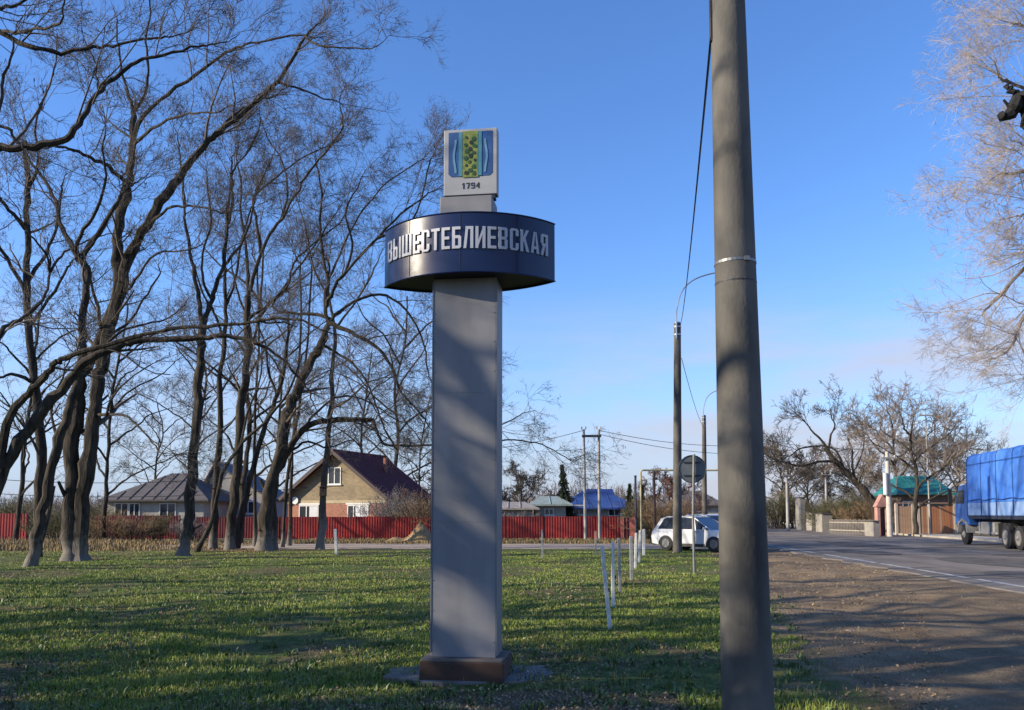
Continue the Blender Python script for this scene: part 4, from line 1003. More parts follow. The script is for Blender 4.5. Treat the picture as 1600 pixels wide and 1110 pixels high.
def window(parent, x, z, w_, h_, mull=(), curtain=None, y=0, trans=0):
    """on a wall facing -y at y; frame proud, pane set back"""
    fr = MB(); t = .07
    fr.box(x-w_/2, x+w_/2, y-.05, y+.02, z-h_/2, z-h_/2+t); fr.box(x-w_/2, x+w_/2, y-.05, y+.02, z+h_/2-t, z+h_/2)
    fr.box(x-w_/2, x-w_/2+t, y-.05, y+.02, z-h_/2+t, z+h_/2-t); fr.box(x+w_/2-t, x+w_/2, y-.05, y+.02, z-h_/2+t, z+h_/2-t)
    for m_ in mull: fr.box(x+m_-.035, x+m_+.035, y-.048, y+.018, z-h_/2+t, z+h_/2-t)
    f = fr.build('window', m_frame, parent)
    MB().box(x-w_/2+t, x+w_/2-t, y-.018, y-.012, z-h_/2+t, z+h_/2-t).build('pane', m_glass, f)
    MB().box(x-w_/2-.08, x+w_/2+.08, y-.12, y+.0, z-h_/2-.07, z-h_/2-.003).build('sill', m_frame, f)
    if curtain:
        a, b = curtain; mb = MB(); n = 14
        for i in range(n):
            u0, u1 = a+(b-a)*i/n, a+(b-a)*(i+1)/n; y0, y1 = (y-.022, y-.028) if i % 2 else (y-.028, y-.022)
            mb.add([(u0, y0, z-h_/2+t), (u1, y1, z-h_/2+t), (u1, y1, z+h_/2-t), (u0, y0, z+h_/2-t)], [(0, 1, 2, 3)])
        mb.build('curtain', m_curtain, f)
    return f
def gable_house():
    A = Vector((fx(450, 62), 62, 0)); Bp = Vector((fx(602, 59), 59, 0)); d = Bp-A; W = d.length; rz = math.atan2(d.y, d.x)
    root = empty('brick_house', A, 'gabled brick house with dark red roof, yellow above and salmon below, behind the red fence', 'house', rz=rz)
    Ze, Za, Lr = 2.95, 6.05, 6.6
    my = brickmat('yellow_brick', (.23, .175, .10), (.30, .24, .15), (.17, .14, .10)); ms = brickmat('salmon_brick', (.30, .115, .07), (.36, .15, .10), (.24, .15, .11))
    zb = 2.35; zc = W/2
    MB().box(0, W, 0, Lr, -.1, zb).build('lower_wall', ms, root)
    MB().box(-.02, W+.02, -.03, Lr, zb+.001, zb+.22).build('string_course', mat('beige_band', (.46, .38, .24), .9, var=.12), root)
    mb = MB(); pr = [(0, .0, zb+.222), (W, .0, zb+.222), (W, .0, Ze), (W/2, .0, Za), (0, .0, Ze)]; mb.prism(pr, (0, Lr, 0)); mb.build('gable_wall', my, root)
    # roof slabs with seams
    mr = mat('roof_dark_red', (.12, .018, .022), .7, var=.2, scale=1); me_ = mat('eave_dark', (.045, .028, .028), .7)
    sl_ = math.atan2(Za-Ze, W/2); ov = .55
    for s_ in (-1, 1):
        n = Vector((s_*math.sin(sl_), 0, math.cos(sl_))); dn = Vector((s_*math.cos(sl_), 0, -math.sin(sl_)))
        top = Vector((W/2, -.55, Za+.03)); Ls = (W/2)/math.cos(sl_)+ov
        p = [top, top+dn*Ls, top+dn*Ls+Vector((0, Lr+.9, 0)), top+Vector((0, Lr+.9, 0))]
        rf = MB().prism([q+n*.02 for q in p], n*.09).build('roof', mr, root)
        for k in range(int((Lr+1.0)/.5)):
            a = top+Vector((0, .08+k*.5, 0))+n*.112
            MB().prism([a, a+dn*Ls, a+dn*Ls+Vector((0, .05, 0)), a+Vector((0, .05, 0))], n*.035).build('seam', mr, rf)
        q0 = top+n*-.14; MB().prism([q0+Vector((0, -.03, 0)), q0+dn*Ls+Vector((0, -.03, 0)), q0+dn*Ls+n*.25+Vector((0, -.03, 0)), q0+n*.25+Vector((0, -.03, 0))], Vector((0, .028, 0))).build('bargeboard', me_, root)
    MB().tube([(W/2, -.56, Za+.15), (W/2, Lr+.36, Za+.15)], .09, 8).build('ridge_cap', mr, root, smooth=True)
    px2x = lambda px: (px-450)/152*W
    z_ = lambda py: 1.6+(803-py)/F*60.5
    window(root, px2x(524), z_(744), 1.1, 1.25, (.0,), y=-.001)
    window(root, px2x(484), z_(802), 1.7, 1.15, (-.2,), curtain=(px2x(484)+.05, px2x(484)+.74), y=-.001)
    window(root, px2x(561), z_(802), 1.75, 1.15, (-.35, .15), curtain=(px2x(561)-.2, px2x(561)+.78), y=-.001)
    # lintels
    for px in (484, 561): MB().box(px2x(px)-1.0, px2x(px)+1.0, -.06, -.004, z_(802)+.6, z_(802)+.72).build('lintel', m_frame, root)
    # white satellite dish / lamp at the left corner
    MB().tube([(px2x(463), -.10, z_(782)), (px2x(463), -.16, z_(782))], [.25, .28], 14).build('satellite_dish', m_frame, root, smooth=True)
    MB().tube([(W*.72, Lr*.6, Za-1.9), (W*.72, Lr*.6, Za-.2)], .16, 8).build('chimney', mat('chimney_brick', (.30, .13, .09), .9, var=.2), root)
    MB().tube([(W+.5, -.5, Ze-.45), (W+.5, Lr+.3, Ze-.45)], .06, 8).build('gutter', me_, root)
gable_house()

def hip_house(name, label, px0, px1, Y, depth, zw, zr, m_wall, m_roof, rz=0, wins=(), over=.5, ridge=.35, cat='house', tin=None):
    x0, x1 = fx(px0, Y), fx(px1, Y); W = x1-x0
    root = empty(name, (x0, Y, 0), label, cat, rz=rz)
    MB().box(0, W, 0, depth, -.1, zw).build('wall', m_wall, root)
    a = [(-over, -over, zw+.002), (W+over, -over, zw+.002), (W+over, depth+over, zw+.002), (-over, depth+over, zw+.002)]
    r = [(W*ridge, depth/2, zr), (W*(1-ridge), depth/2, zr)]
    rf = MB().add(a+r+[(p[0], p[1], zw-.12) for p in a], [(0, 1, 5, 4), (1, 2, 5), (2, 3, 4, 5), (3, 0, 4), (6, 7, 1, 0), (7, 8, 2, 1), (8, 9, 3, 2), (9, 6, 0, 3)]).build('roof', m_roof, root)
    n = int(W/.8)
    for i in range(1, n):
        x = W*i/n; A = Vector((x, -over, zw+.002)); xr = min(max(x, W*ridge), W*(1-ridge))
        t = 1.0 if W*ridge <= x <= W*(1-ridge) else (x/(W*ridge) if x < W*ridge else (W-x)/(W*ridge))
        Bq = Vector((x, -over+(depth/2+over)*t, zw+(zr-zw)*t))
        MB().tube([A+Vector((0, 0, .02)), Bq+Vector((0, 0, .02))], .035, 4).build('roof_seam', m_roof, rf)
    for (px, py, w_, h_) in wins:
        window(root, fx(px, Y)-x0, 1.6+(803-py)/F*Y, w_, h_, (0,), y=-.001)
    return root
m_wht = mat('whitewashed_wall', (.48, .46, .41), .85, col2=(.34, .32, .28), scale=1.5)
m_gr = mat('grey_slate_roof', (.105, .095, .095), .9, var=.2, scale=1)
hip_house('grey_roofed_house', 'low whitewashed house under a grey hipped roof behind the dark red fence', 168, 318, 60, 8, 2.6, 4.7, m_wht, m_gr, wins=((190,797,1,1.0),(262,797,1.2,1.0),(210,797,.8,1.0)), ridge=.42)
def tri_house():
    Y = 66; x0 = fx(312, Y); root = empty('white_gabled_house', (x0, Y, 0), 'white house with blue-grey gable edge between the grey roof and the brick house', 'house')
    W = fx(420, Y)-x0
    MB().box(0.3, W, 0, 7, -.1, 2.9).build('wall', mat('lilac_wall', (.40, .39, .43), .85, var=.1), root)
    za = 1.6+(803-722)/F*Y
    MB().prism([(0.3, 0, 2.902), (W, 0, 2.902), (1.2, 0, za-.2)], (0, 7, 0)).build('gable', m_wht, root)
    n = Vector((W-1.0, 0, -(za-2.9))).normalized(); k = Vector((-n.z, 0, n.x)); a = Vector((.85, -.4, za))
    MB().prism([a, a+n*(W*1.05), a+n*(W*1.05)+k*.12, a+k*.12], (0, 7.8, 0)).build('roof', mat('slate_blue', (.07, .09, .13), .6, var=.2), root)
    b = Vector((1.2, -.3, za)); MB().prism([b, b+Vector((-1.6, 0, -3.0)), b+Vector((-1.75, 0, -3.0)), b+Vector((-.2, 0, .02))], (0, 7.6, 0)).build('roof', m_frame, root)
    window(root, W*.35, 2.1, 1.1, 1.0, (0,), y=-.001); window(root, W*.7, 2.1, 1.1, 1.0, (0,), y=-.001)
tri_house()
m_blue = mat('roof_blue', (.035, .065, .22), .35, var=.2, scale=1.2)
hip_house('blue_roofed_house', 'house with a bright blue metal hipped roof behind the twin pole', 884, 990, 66, 8, 2.05, 3.5, m_wht, m_blue, wins=((905,797,1,.8),(960,799,1,.8)), ridge=.30)
def dormer():
    Y = 69.5; a = P(915, 772, Y); b = P(956, 766, Y); r = empty('blue_annex', (a.x, Y, 0), 'raised blue upper roof block behind the blue hipped roof', 'annex')
    W = b.x-a.x; MB().box(0, W, 0, 3, 0, b.z-.35).build('wall', mat('annex_blue', (.06, .09, .2), .6), r)
    MB().prism([(-.2, -.3, b.z-.348), (W+.2, -.3, b.z-.348), (W+.1, .3, b.z+.1), (-.1, .3, b.z+.1)], (0, 2.8, 0)).build('roof', m_blue, r)
dormer()
hip_house('pale_shed', 'low pale shed with mint tin roof left of the blue roof', 836, 884, 62, 5, 2.3, 2.95, m_wht, mat('mint_tin', (.30, .36, .32), .5, var=.2), ridge=.2, cat='shed', wins=((858,800,.7,.5),))
hip_house('low_pale_house', 'low pale house with a worn tin roof behind the right edge of the stele', 775, 832, 60, 6, 2.0, 2.5, m_wht, mat('worn_tin', (.34, .30, .26), .6, var=.3), ridge=.2)
hip_house('green_roofed_gatehouse', 'small building with a teal metal roof behind the orange board fence', 1408, 1482, 68, 3.5, 3.25, 4.75, mat('brown_wall', (.17, .12, .09), .9, var=.3, scale=1.5), mat('roof_teal', (.03, .20, .19), .4, var=.18, scale=1), wins=((1420,793,1.0,1.0),), ridge=.12)
hip_house('far_white_house', 'far white house with grey roof seen right of the round sign', 1060, 1128, 95, 8, 2.6, 4.3, m_wht, m_gr, wins=((1090,792,1.4,1.1),), ridge=.3)

# orange board fence and gate
def board_fence():
    Y = 62.0; x0 = fx(1402, Y); x1 = fx(1492, Y); root = empty('orange_board_fence', (x0, Y, 0), 'orange wooden board fence with gate under the teal roof', 'fence')
    W = x1-x0; n = 22; mo = [mat('board_orange', (.42, .175, .075), .7, var=.12, scale=3), mat('board_tan', (.46, .29, .18), .75, var=.12, scale=3), mat('board_deep', (.34, .12, .05), .7, var=.12, scale=3)]
    bw = W/n; rg = random.Random(2)
    mes = [MB().box(0, bw*.9, 0, .04, 0, 2.0).mesh('board', m) for m in mo]
    for i in range(n):
        if i in (6, 7): continue
        k = 1 if i < 6 else (0 if rg.random() < .6 else 2 if rg.random() < .5 else 1)
        link('board', mes[k], root, (i*bw, 0, .12+.05*rg.random()))
    for x in (-.06, bw*5.9, bw*8.1, bw*12.1, W):
        MB().box(x-.09, x+.09, -.03, .12, -.1, 2.35).build('post', mat('post_cream', (.55, .46, .36), .8), root)
    for z in (.4, 1.8): MB().box(0, W, .045, .09, z, z+.08).build('rail', mo[2], root)
    MB().box(-.1, W+.1, -.05, .08, 2.36, 2.42).build('cap_rail', mo[1], root)
    MB().box(bw*6.1, bw*7.9, .0, .05, .1, 2.1).build('gate', mo[2], root)
board_fence()
# small roadside bits on the far right
def far_right():
    mp = mat('pink_brick', (.46, .24, .20), .9, var=.15, scale=2)
    r = empty('pink_kiosk_gate', (fx(1371, 60), 60, 0), 'narrow pinkish brick gateway beside the cream pole', 'gateway')
    W = fx(1388, 60)-fx(1371, 60)
    MB().box(0, .2, 0, .5, -.1, 2.1).build('pier', mp, r); MB().box(W-.2, W, 0, .5, -.1, 2.1).build('pier', mp, r)
    MB().prism([(-.1, -.05, 2.103), (W+.1, -.05, 2.103), (W/2, -.05, 3.0)], (0, .6, 0)).build('pediment', mp, r)
    MB().box(.203, W-.203, .2, .25, 0, 2.0).build('door', mat('door_brown', (.08, .05, .04), .8), r)
    for (px, top, bot, Y, r0, lab, mm) in [(1386,706,828,58,.17,'cream concrete pole left of the teal roof',mat('cream_pole', (.55,.50,.42), .85, var=.12)), (1229,735,829,74,.13,'thin pale pole farthest left on the far verge',m_pale_pole), (1290,735,818,84,.14,'thin pale pole in the middle of the far verge',m_pale_pole), (1446,640,832,61,.05,'thin mast between the two bare trees on the right',m_pale_pole)]:
        t = P(px, top, Y); q = empty('utility_pole', (t.x, Y, 0), lab, 'pole', 'pale poles across the road')
        MB().tube([(0, 0, -.2), (0, 0, t.z*.5), (0, 0, t.z)], [r0*1.2, r0, r0*.7], 10).build('shaft', mm, q, smooth=True)
        MB().box(-.5, .5, -r0-.05, -r0*.5, t.z-.5, t.z-.4).build('crossarm', m_pale_pole, q)
        for s_ in (-.42, .42): MB().tube([(s_, -r0-.02, t.z-.4), (s_, -r0-.02, t.z-.25)], .04, 6).build('insulator', m_frame, q)
        if px == 1386: MB().tube([(-.28, -.2, t.z-3.0), (-.28, -.2, t.z-1.5)], .15, 12).build('transformer_can', m_frame, q, smooth=True)
    # white block walls, low sheds
    mw = mat('block_white', (.30, .28, .24), .85, var=.15)
    for i, (a, b, ya, yb, Y) in enumerate([(1251,1258,778,812,82), (1268,1290,801,811,78), (1301,1322,796,810,80), (1284,1300,803,816,72), (1364,1373,815,829,58)]):
        x0, x1 = fx(a, Y), fx(b, Y); z1 = P(a, ya, Y).z; z0 = -.1
        r = empty('white_outbuilding', (x0, Y, 0), ['tall narrow white gable wall across the road', 'long low white wall across the road', 'white shed wall with slanting top across the road', 'pale squat block across the road', 'small cream box by the pink gateway'][i], 'outbuilding')
        MB().prism([(0, 0, z0), (x1-x0, 0, z0), (x1-x0, 0, z1-.12*(i == 2)*5), (0, 0, z1)], (0, 1.5, 0)).build('wall', mw, r)
        MB().box(-.1, x1-x0+.1, -.1, 1.6, z1+.003, z1+.06).build('roof', m_gr, r)
    # picket fence along the far verge
    Y = 64; x0, x1 = fx(1335, 60), fx(1366, 60)
    r = empty('picket_fence', (fx(1296, 66), 66, 0), 'low weathered picket fence on the far verge', 'fence')
    L_ = fx(1366, 60)-fx(1296, 66); n = 30; me = MB().box(0, .07, 0, .03, 0, 1.15).mesh('picket', mat('picket_grey', (.38, .34, .28), .9, var=.2))
    for i in range(n):
        t = i/(n-1); link('picket', me, r, (L_*t, -6*t, .02*(i % 3)))
    for z in (.3, .9): MB().prism([(0, .05, z), (L_, -5.95, z), (L_, -5.95, z+.07), (0, .05, z+.07)], (0, .03, 0)).build('rail', mat('picket_grey', (.38, .34, .28), .9), r)
far_right()

# ------------------------------------------------------------------ sand pile
def sand():
    Y = 46.8; x0, x1 = fx(590, Y), fx(682, Y); W = x1-x0; mb = MB(); n, k = 36, 16; rg = random.Random(5); v = []
    for j in range(k+1):
        for i in range(n+1):
            u, t = i/n, j/k; prof = max(0, math.sin(math.pi*t))*(.30*math.exp(-((u-.28)/.16)**2)+1.05*math.exp(-((u-.72)/.20)**2))
            e = min(1, 8*u, 8*(1-u)); v.append((u*W, t*2.6, -.05+prof*e*(1+.08*rg.uniform(-1, 1))+.03*rg.random()))
    mb.add(v, [(j*(n+1)+i, j*(n+1)+i+1, (j+1)*(n+1)+i+1, (j+1)*(n+1)+i) for j in range(k) for i in range(n)])
    o = mb.build('sand_pile', mat('sand', (.42, .29, .13), .95, col2=(.30, .19, .085), scale=2.5, bump=.8), loc=(x0, Y-.8, 0), smooth=True)
    tag(o, 'heap of yellow sand in front of the red fence', 'sand pile')
sand()

# ------------------------------------------------------------------ cars
m_car = mat('car_white', (.60, .62, .66), .25, var=.02, coat=.6)
m_tyre = mat('tyre', (.022, .022, .024), .85); m_rim = mat('rim_grey', (.16, .165, .18), .4, metal=.6)
m_cglass = mat('car_glass', (.02, .026, .036), .06, spec=.8)
m_blackp = mat('black_plastic', (.02, .02, .022), .6)
def wheel(root, x, y, r, wd, side):
    w_ = MB().tube([(x, y-wd/2, r), (x, y-wd*.42, r), (x, y+wd*.42, r), (x, y+wd/2, r)], [r*.92, r, r, r*.92], 24).build('wheel', m_tyre, root, smooth=True)
    yo = y+side*(wd/2)
    rm = MB(); rm.tube([(x, yo, r), (x, yo+side*.012, r)], [r*.60, r*.55], 20)
    for k in range(5):
        a = 2*math.pi*k/5; rm.prism([(x+math.cos(a-.12)*r*.1, yo+side*.013, r+math.sin(a-.12)*r*.1), (x+math.cos(a-.14)*r*.6, yo+side*.013, r+math.sin(a-.14)*r*.6), (x+math.cos(a+.14)*r*.6, yo+side*.013, r+math.sin(a+.14)*r*.6), (x+math.cos(a+.12)*r*.1, yo+side*.013, r+math.sin(a+.12)*r*.1)], (0, side*.015, 0))
    rm.build('rim', m_rim, w_)
def car(label, loc, rz, scale=1.0, suv=True):
    """faces +x; side seen is -y; length 4.3"""
    root = empty('parked_car', loc, label, 'car', 'white cars parked by the lane', rz); root.scale = (scale,)*3
    L, W, H = 4.25, 1.78, 1.62
    # side profile (x, z), lower body with wheel arches cut out
    xr, xf, wr = .80, 3.42, .36
    def arch(cx, r=.42, n=10): return [(cx-r*math.cos(math.pi*i/n), .30+r*math.sin(math.pi*i/n)*1.0) for i in range(n+1)]
    low = [(0.02, .34), (xr-.43, .28)]+arch(xr)+[(xr+.44, .25), (xf-.44, .25)]+arch(xf)+[(xf+.44, .28), (L-.02, .32), (L, .60), (L-.10, .80), (L-.45, .92), (L-1.10, 1.02), (.16, 1.02), (.02, .92), (-.03, .65)]
    mb = MB(); hw = W/2
    secs = [(-hw, 1.0), (-hw+.0, 1.0)]
    # body as lofted shell: widths shrink with height
    def wid(z): return hw*(1-.04*max(0, (z-.75))/.3-.02*max(0, .5-z))
    n = len(low); vs = [(x, -wid(z), z) for x, z in low]+[(x, wid(z), z) for x, z in low]
    bm = bmesh.new(); A = [bm.verts.new(p) for p in vs[:n]]; Bv = [bm.verts.new(p) for p in vs[n:]]
    fa = bm.faces.new(A); fb = bm.faces.new(Bv[::-1])
    for i in range(n): bm.faces.new((A[(i+1) % n], A[i], Bv[i], Bv[(i+1) % n]))
    bmesh.ops.recalc_face_normals(bm, faces=bm.faces); bmesh.ops.triangulate(bm, faces=[fa, fb]); me = bpy.data.meshes.new('body'); bm.to_mesh(me); bm.free(); me.materials.append(m_car)
    b = link('body', me, root); bv = b.modifiers.new('bevel', 'BEVEL'); bv.width = .05; bv.segments = 3; bv.limit_method = 'ANGLE'; bv.angle_limit = R(40)
    # greenhouse
    cab = [(.22, 1.015), (.50, 1.50), (.78, H-.02), (1.5, H), (2.25, H-.05), (3.22, 1.015)]
    def cw(z): return hw-.04-.20*(z-1.0)/.62
    gl = MB(); n = len(cab)
    gl.add([(x, -cw(z), z) for x, z in cab]+[(x, cw(z), z) for x, z in cab], [tuple(range(n)), tuple(range(n, 2*n))[::-1]]+[(i, n+i, n+(i+1) % n, (i+1) % n) for i in range(n)])
    gl.build('glasshouse', m_cglass, root, bevel=.02)
    rf = MB(); top = [(.50, 1.50), (.78, H-.02), (1.5, H), (2.25, H-.05)]
    up = lambda z: z+.022
    rf.add([(x-.03*(i == 0)+.04*(i == 3), -cw(z)-.012, up(z)) for i, (x, z) in enumerate(top)]+[(x-.03*(i == 0)+.04*(i == 3), cw(z)+.012, up(z)) for i, (x, z) in enumerate(top)]
           +[(x-.03*(i == 0)+.04*(i == 3), -cw(z)-.014, z-.05) for i, (x, z) in enumerate(top)]+[(x-.03*(i == 0)+.04*(i == 3), cw(z)+.014, z-.05) for i, (x, z) in enumerate(top)],
           [(i, i+1, 5+i, 4+i) for i in range(3)]+[(8+i, 9+i, 1+i, i) for i in range(3)]+[(4+i, 5+i, 13+i, 12+i) for i in range(3)]+[(0, 4, 12, 8), (3, 11, 15, 7)])
    rf.build('roof', m_car, root, smooth=True)
    for s_ in (-1, 1):
        for (x0, z0, x1, z1, t) in ((.22, 1.0, .52, 1.52, .20), (1.52, 1.0, 1.50, 1.56, .07), (2.45, 1.0, 2.28, 1.55, .05), (3.24, 1.0, 2.25, 1.57, .07)):
            y0, y1 = s_*(cw(z0)+.004), s_*(cw(z1)+.004)
            MB().add([(x0-t/2, y0, z0), (x0+t/2, y0, z0), (x1+t/2, y1, z1), (x1-t/2, y1, z1), (x0-t/2, y0+s_*.012, z0), (x0+t/2, y0+s_*.012, z0), (x1+t/2, y1+s_*.012, z1), (x1-t/2, y1+s_*.012, z1)],
                     ((0,1,2,3),(4,5,6,7),(0,1,5,4),(1,2,6,5),(2,3,7,6),(3,0,4,7))).build('pillar', m_car, root)
        wheel(root, xr, s_*(hw-.11), wr, .21, s_); wheel(root, xf, s_*(hw-.11), wr, .21, s_)
        MB().box(2.95, 3.08, s_*(hw+.02)-.0, s_*(hw+.17), 1.02, 1.14).build('mirror', m_car, root, bevel=.02)
        MB().box(-.02, .14, s_*(hw-.26)-.10, s_*(hw-.26)+.18*1, .80, .98).build('tail_light', mat('tail_red', (.25, .01, .01), .2), root, bevel=.01)
        MB().box(L-.40, L-.06, s_*(hw-.32)-.14, s_*(hw-.32)+.20, .70, .84).build('headlight', mat('headlight', (.10, .12, .15), .08, spec=.8), root, bevel=.02)
        for x in (1.45, 2.35): MB().box(x, x+.22, s_*(hw+.001)-.002, s_*(hw+.001)+.02*s_, .90, .925).build('door_handle', m_blackp, root)
        MB().box(xr+.46, xf-.46, s_*hw-.01, s_*hw+.012, .22, .36).build('sill_trim', m_blackp, root)
        for x in (1.38, 2.42): MB().box(x, x+.012, s_*(hw)-.002*s_, s_*(hw+.0025), .38, .98).build('door_gap', m_blackp, root)
    MB().box(-.05, .12, -hw+.10, hw-.10, .26, .46).build('bumper', m_blackp, root, bevel=.03)
    MB().box(L-.10, L+.04, -hw+.12, hw-.12, .28, .52).build('grille', m_blackp, root, bevel=.03)
    MB().box(-.062, -.045, -.26, .26, .60, .71).build('number_plate', m_frame, root)
    MB().box(.4, 3.9, -hw+.25, hw-.25, .22, .30).build('underbody', m_blackp, root)
    return root
car('white hatchback-style crossover parked behind the second lamp post', (fx(1035, 37.6), 37.6, .0), R(-46), 0.92)
car('white car mostly hidden behind the nearest post, bonnet left of it', (fx(1076, 42.3), 42.3, .0), R(-64), .96)

# ------------------------------------------------------------------ truck
def truck():
    o = Vector((P(1591, 850, 36).x, 36.0, .03)); th = R(-11)   # heads away from the viewer, +y local
    root = empty('tarpaulin_truck', o, 'big truck with bright blue tarpaulin driving away at the right edge', 'truck', rz=th)
    m_tarp = mat('tarp_blue', (.030, .150, .62), .5, col2=(.085, .25, .70), scale=1.6, bump=.5, bscale=2.6, detail=8); m_tl = mat('tarp_light', (.11, .25, .62), .5, col2=(.30, .42, .66), scale=2.2, stretch=(1, 1, 2)); m_td = mat('tarp_dark', (.012, .05, .20), .6)
    m_side = mat('side_board', (.12, .25, .55), .5, col2=(.26, .38, .60), scale=2.4)
    m_gbox = mat('tank_grey', (.26, .26, .25), .6, var=.2, scale=3)
    W = 2.5; x0 = 0.0; z0 = 1.32; z1 = 4.55
    ya, yb = -3.6, 6.05
    # load bed: boards below, tarp above with bows
    MB().box(x0, x0+W, ya, yb, z0, z0+.16).build('bed_frame', mat('bed_black', (.015, .02, .04), .7), root)
    ny = 5
    for k in range(ny):
        a = ya+(yb-ya)*k/ny; b = ya+(yb-ya)*(k+1)/ny
        MB().box(x0-.02, x0+.03, a+.04, b-.04, z0+.17, z0+.78).build('side_board', m_side, root, bevel=.008)
        MB().box(x0-.045, x0+.03, b-.035, b+.035, z0+.1, z0+.86).build('stake', m_td, root)
    MB().box(x0+.05, x0+W-.03, yb-.06, yb, z0+.17, z1-.2).build('headboard', m_td, root)
    MB().box(x0+W-.03, x0+W+.02, ya, yb, z0+.17, z0+.78).build('side_board', m_side, root)
    # tarpaulin: billowing between bows
    ns, nu = 60, 16; v = []
    prof = [(0, z0+.79), (-.005, z0+1.2), (0, z0+1.7), (.0, z0+2.2), (.03, z1-.30), (.10, z1-.12), (.32, z1), (W/2, z1+.07), (W-.32, z1), (W-.1, z1-.12), (W-.03, z1-.3), (W, z0+2.2), (W, z0+.79)]
    for i in range(ns+1):
        y = ya+(yb-ya)*i/ns; ph = (y-ya)/((yb-ya)/5)
        sag = abs(math.sin(math.pi*ph))
        for j, (x, z) in enumerate(prof):
            xin = (.025 if x < W/2 else -.025)*sag*(1 if 0 < j < 5 or 8 < j < 12 else .2); v.append((x0+x+xin, y, z-(.03*sag if 5 <= j <= 8 else 0)-.0*i))
    k = len(prof); mb = MB(); mb.add(v, [(i*k+j, i*k+j+1, (i+1)*k+j+1, (i+1)*k+j) for i in range(ns) for j in range(k-1)]+[tuple(range(k))[::-1], tuple(range(ns*k, ns*k+k))])
    tp = mb.build('tarpaulin', m_tarp, root, smooth=True)
    for k2 in range(6):
        y = ya+(yb-ya)*k2/5; MB().tube([(x0+x-.012 if x < W/2 else x0+x+.012, y, z) for x, z in prof[:6]], .016, 5).build('tarp_rope', m_td, tp)
    MB().tube([(x0-.03, y, z0+.92+.03*math.sin(y*3)) for y in np.linspace(ya, yb, 60)], .022, 5).build('tarp_rope', m_td, tp)
    MB().tube([(x0-.028, y, z1-.55) for y in np.linspace(ya, yb, 40)], .012, 5).build('tarp_rope', m_td, tp)
    # cab
    cb = [(yb+.15, 1.0), (yb+.15, 2.95), (yb+.5, 3.08), (yb+1.5, 3.0), (yb+2.1, 2.1), (yb+2.2, 1.0)]
    cabm = mat('cab_blue', (.03, .12, .42), .35, var=.1)
    cab = MB().prism([(x0+.05, y, z) for y, z in cb], (W-.1, 0, 0)).build('cab', cabm, root, bevel=.04)
    MB().prism([(x0+.035, yb+.75, 2.1), (x0+.035, yb+1.85, 2.1), (x0+.035, yb+1.45, 2.8), (x0+.035, yb+.75, 2.8)], (.01, 0, 0)).build('side_window', m_cglass, cab)
    MB().box(x0+.12, x0+.9, yb+.135, yb+.146, 2.1, 2.7).build('rear_window', m_cglass, cab)
    MB().tube([(x0+.05, yb+1.6, 2.7), (x0-.35, yb+1.65, 2.75)], .02, 6).build('mirror_arm', m_blackp, cab)
    MB().box(x0-.42, x0-.24, yb+1.6, yb+1.68, 2.1, 2.8).build('mirror', m_blackp, cab, bevel=.02)
    MB().prism([(x0-.02, yb+.2+.0, .62), (x0-.02, yb+.35, 1.15), (x0-.02, yb+.95, 1.34), (x0-.02, yb+1.6, 1.15), (x0-.02, yb+1.8, .6), (x0-.02, yb+1.65, .6), (x0-.02, yb+1.45, 1.05), (x0-.02, yb+.95, 1.2), (x0-.02, yb+.45, 1.05), (x0-.02, yb+.35, .62)], (.5, 0, 0)).build('mudguard', m_gbox, root)
    # chassis, tank, wheels
    for xx in (.75, 1.65): MB().box(x0+xx-.05, x0+xx+.05, ya, yb+1.8, .95, z0).build('chassis_rail', m_blackp, root)
    MB().box(x0+.05, x0+.65, 2.9, 4.9, .55, 1.18).build('fuel_tank', m_gbox, root, bevel=.06)
    for y in (3.3, 4.5): MB().box(x0+.04, x0+.055, y, y+.06, .54, 1.19).build('tank_strap', m_blackp, root)
    MB().box(x0+.2, x0+.6, 1.4, 2.4, .7, 1.15).build('battery_box', m_blackp, root, bevel=.02)
    def tw(x, y, dual):
        w_ = MB().tube([(x, y, .52), (x+.04, y, .52), (x+.24, y, .52), (x+.28, y, .52)], [.46, .52, .52, .46], 28).build('wheel', m_tyre, root, smooth=True)
        MB().tube([(x+.005, y, .52), (x+.06, y, .52), (x-.03, y, .52), (x-.05, y, .52)] if not dual else [(x-.004, y, .52), (x-.02, y, .52), (x+.02, y, .52)], [.31, .26, .14, .10] if not dual else [.33, .30, .12], 20).build('rim', mat('wheel_dust', (.24, .23, .21), .7, var=.2), w_, smooth=True)
        MB().tube([(x-.03, y, .52), (x-.09, y, .52)], [.10, .06], 12).build('hub', m_gbox, w_)
    for y in (0.0, 1.42):
        for xs in (.02, .34, 1.88, 2.20): tw(x0+xs, y, xs in (.02,))
    for xs in (.08, 2.10): tw(x0+xs, yb+1.0, False)
    for y in (-.75, 2.15): MB().box(x0, x0+.6, y, y+.02, .45, 1.15).build('mudflap', m_blackp, root)
    MB().box(x0-.0, x0+.03, 2.3, 5.2, .62, .72).build('side_guard', m_gbox, root)
    MB().box(x0+.1, x0+W-.1, ya-.08, ya, .6, .75).build('rear_bumper', m_blackp, root)
truck()

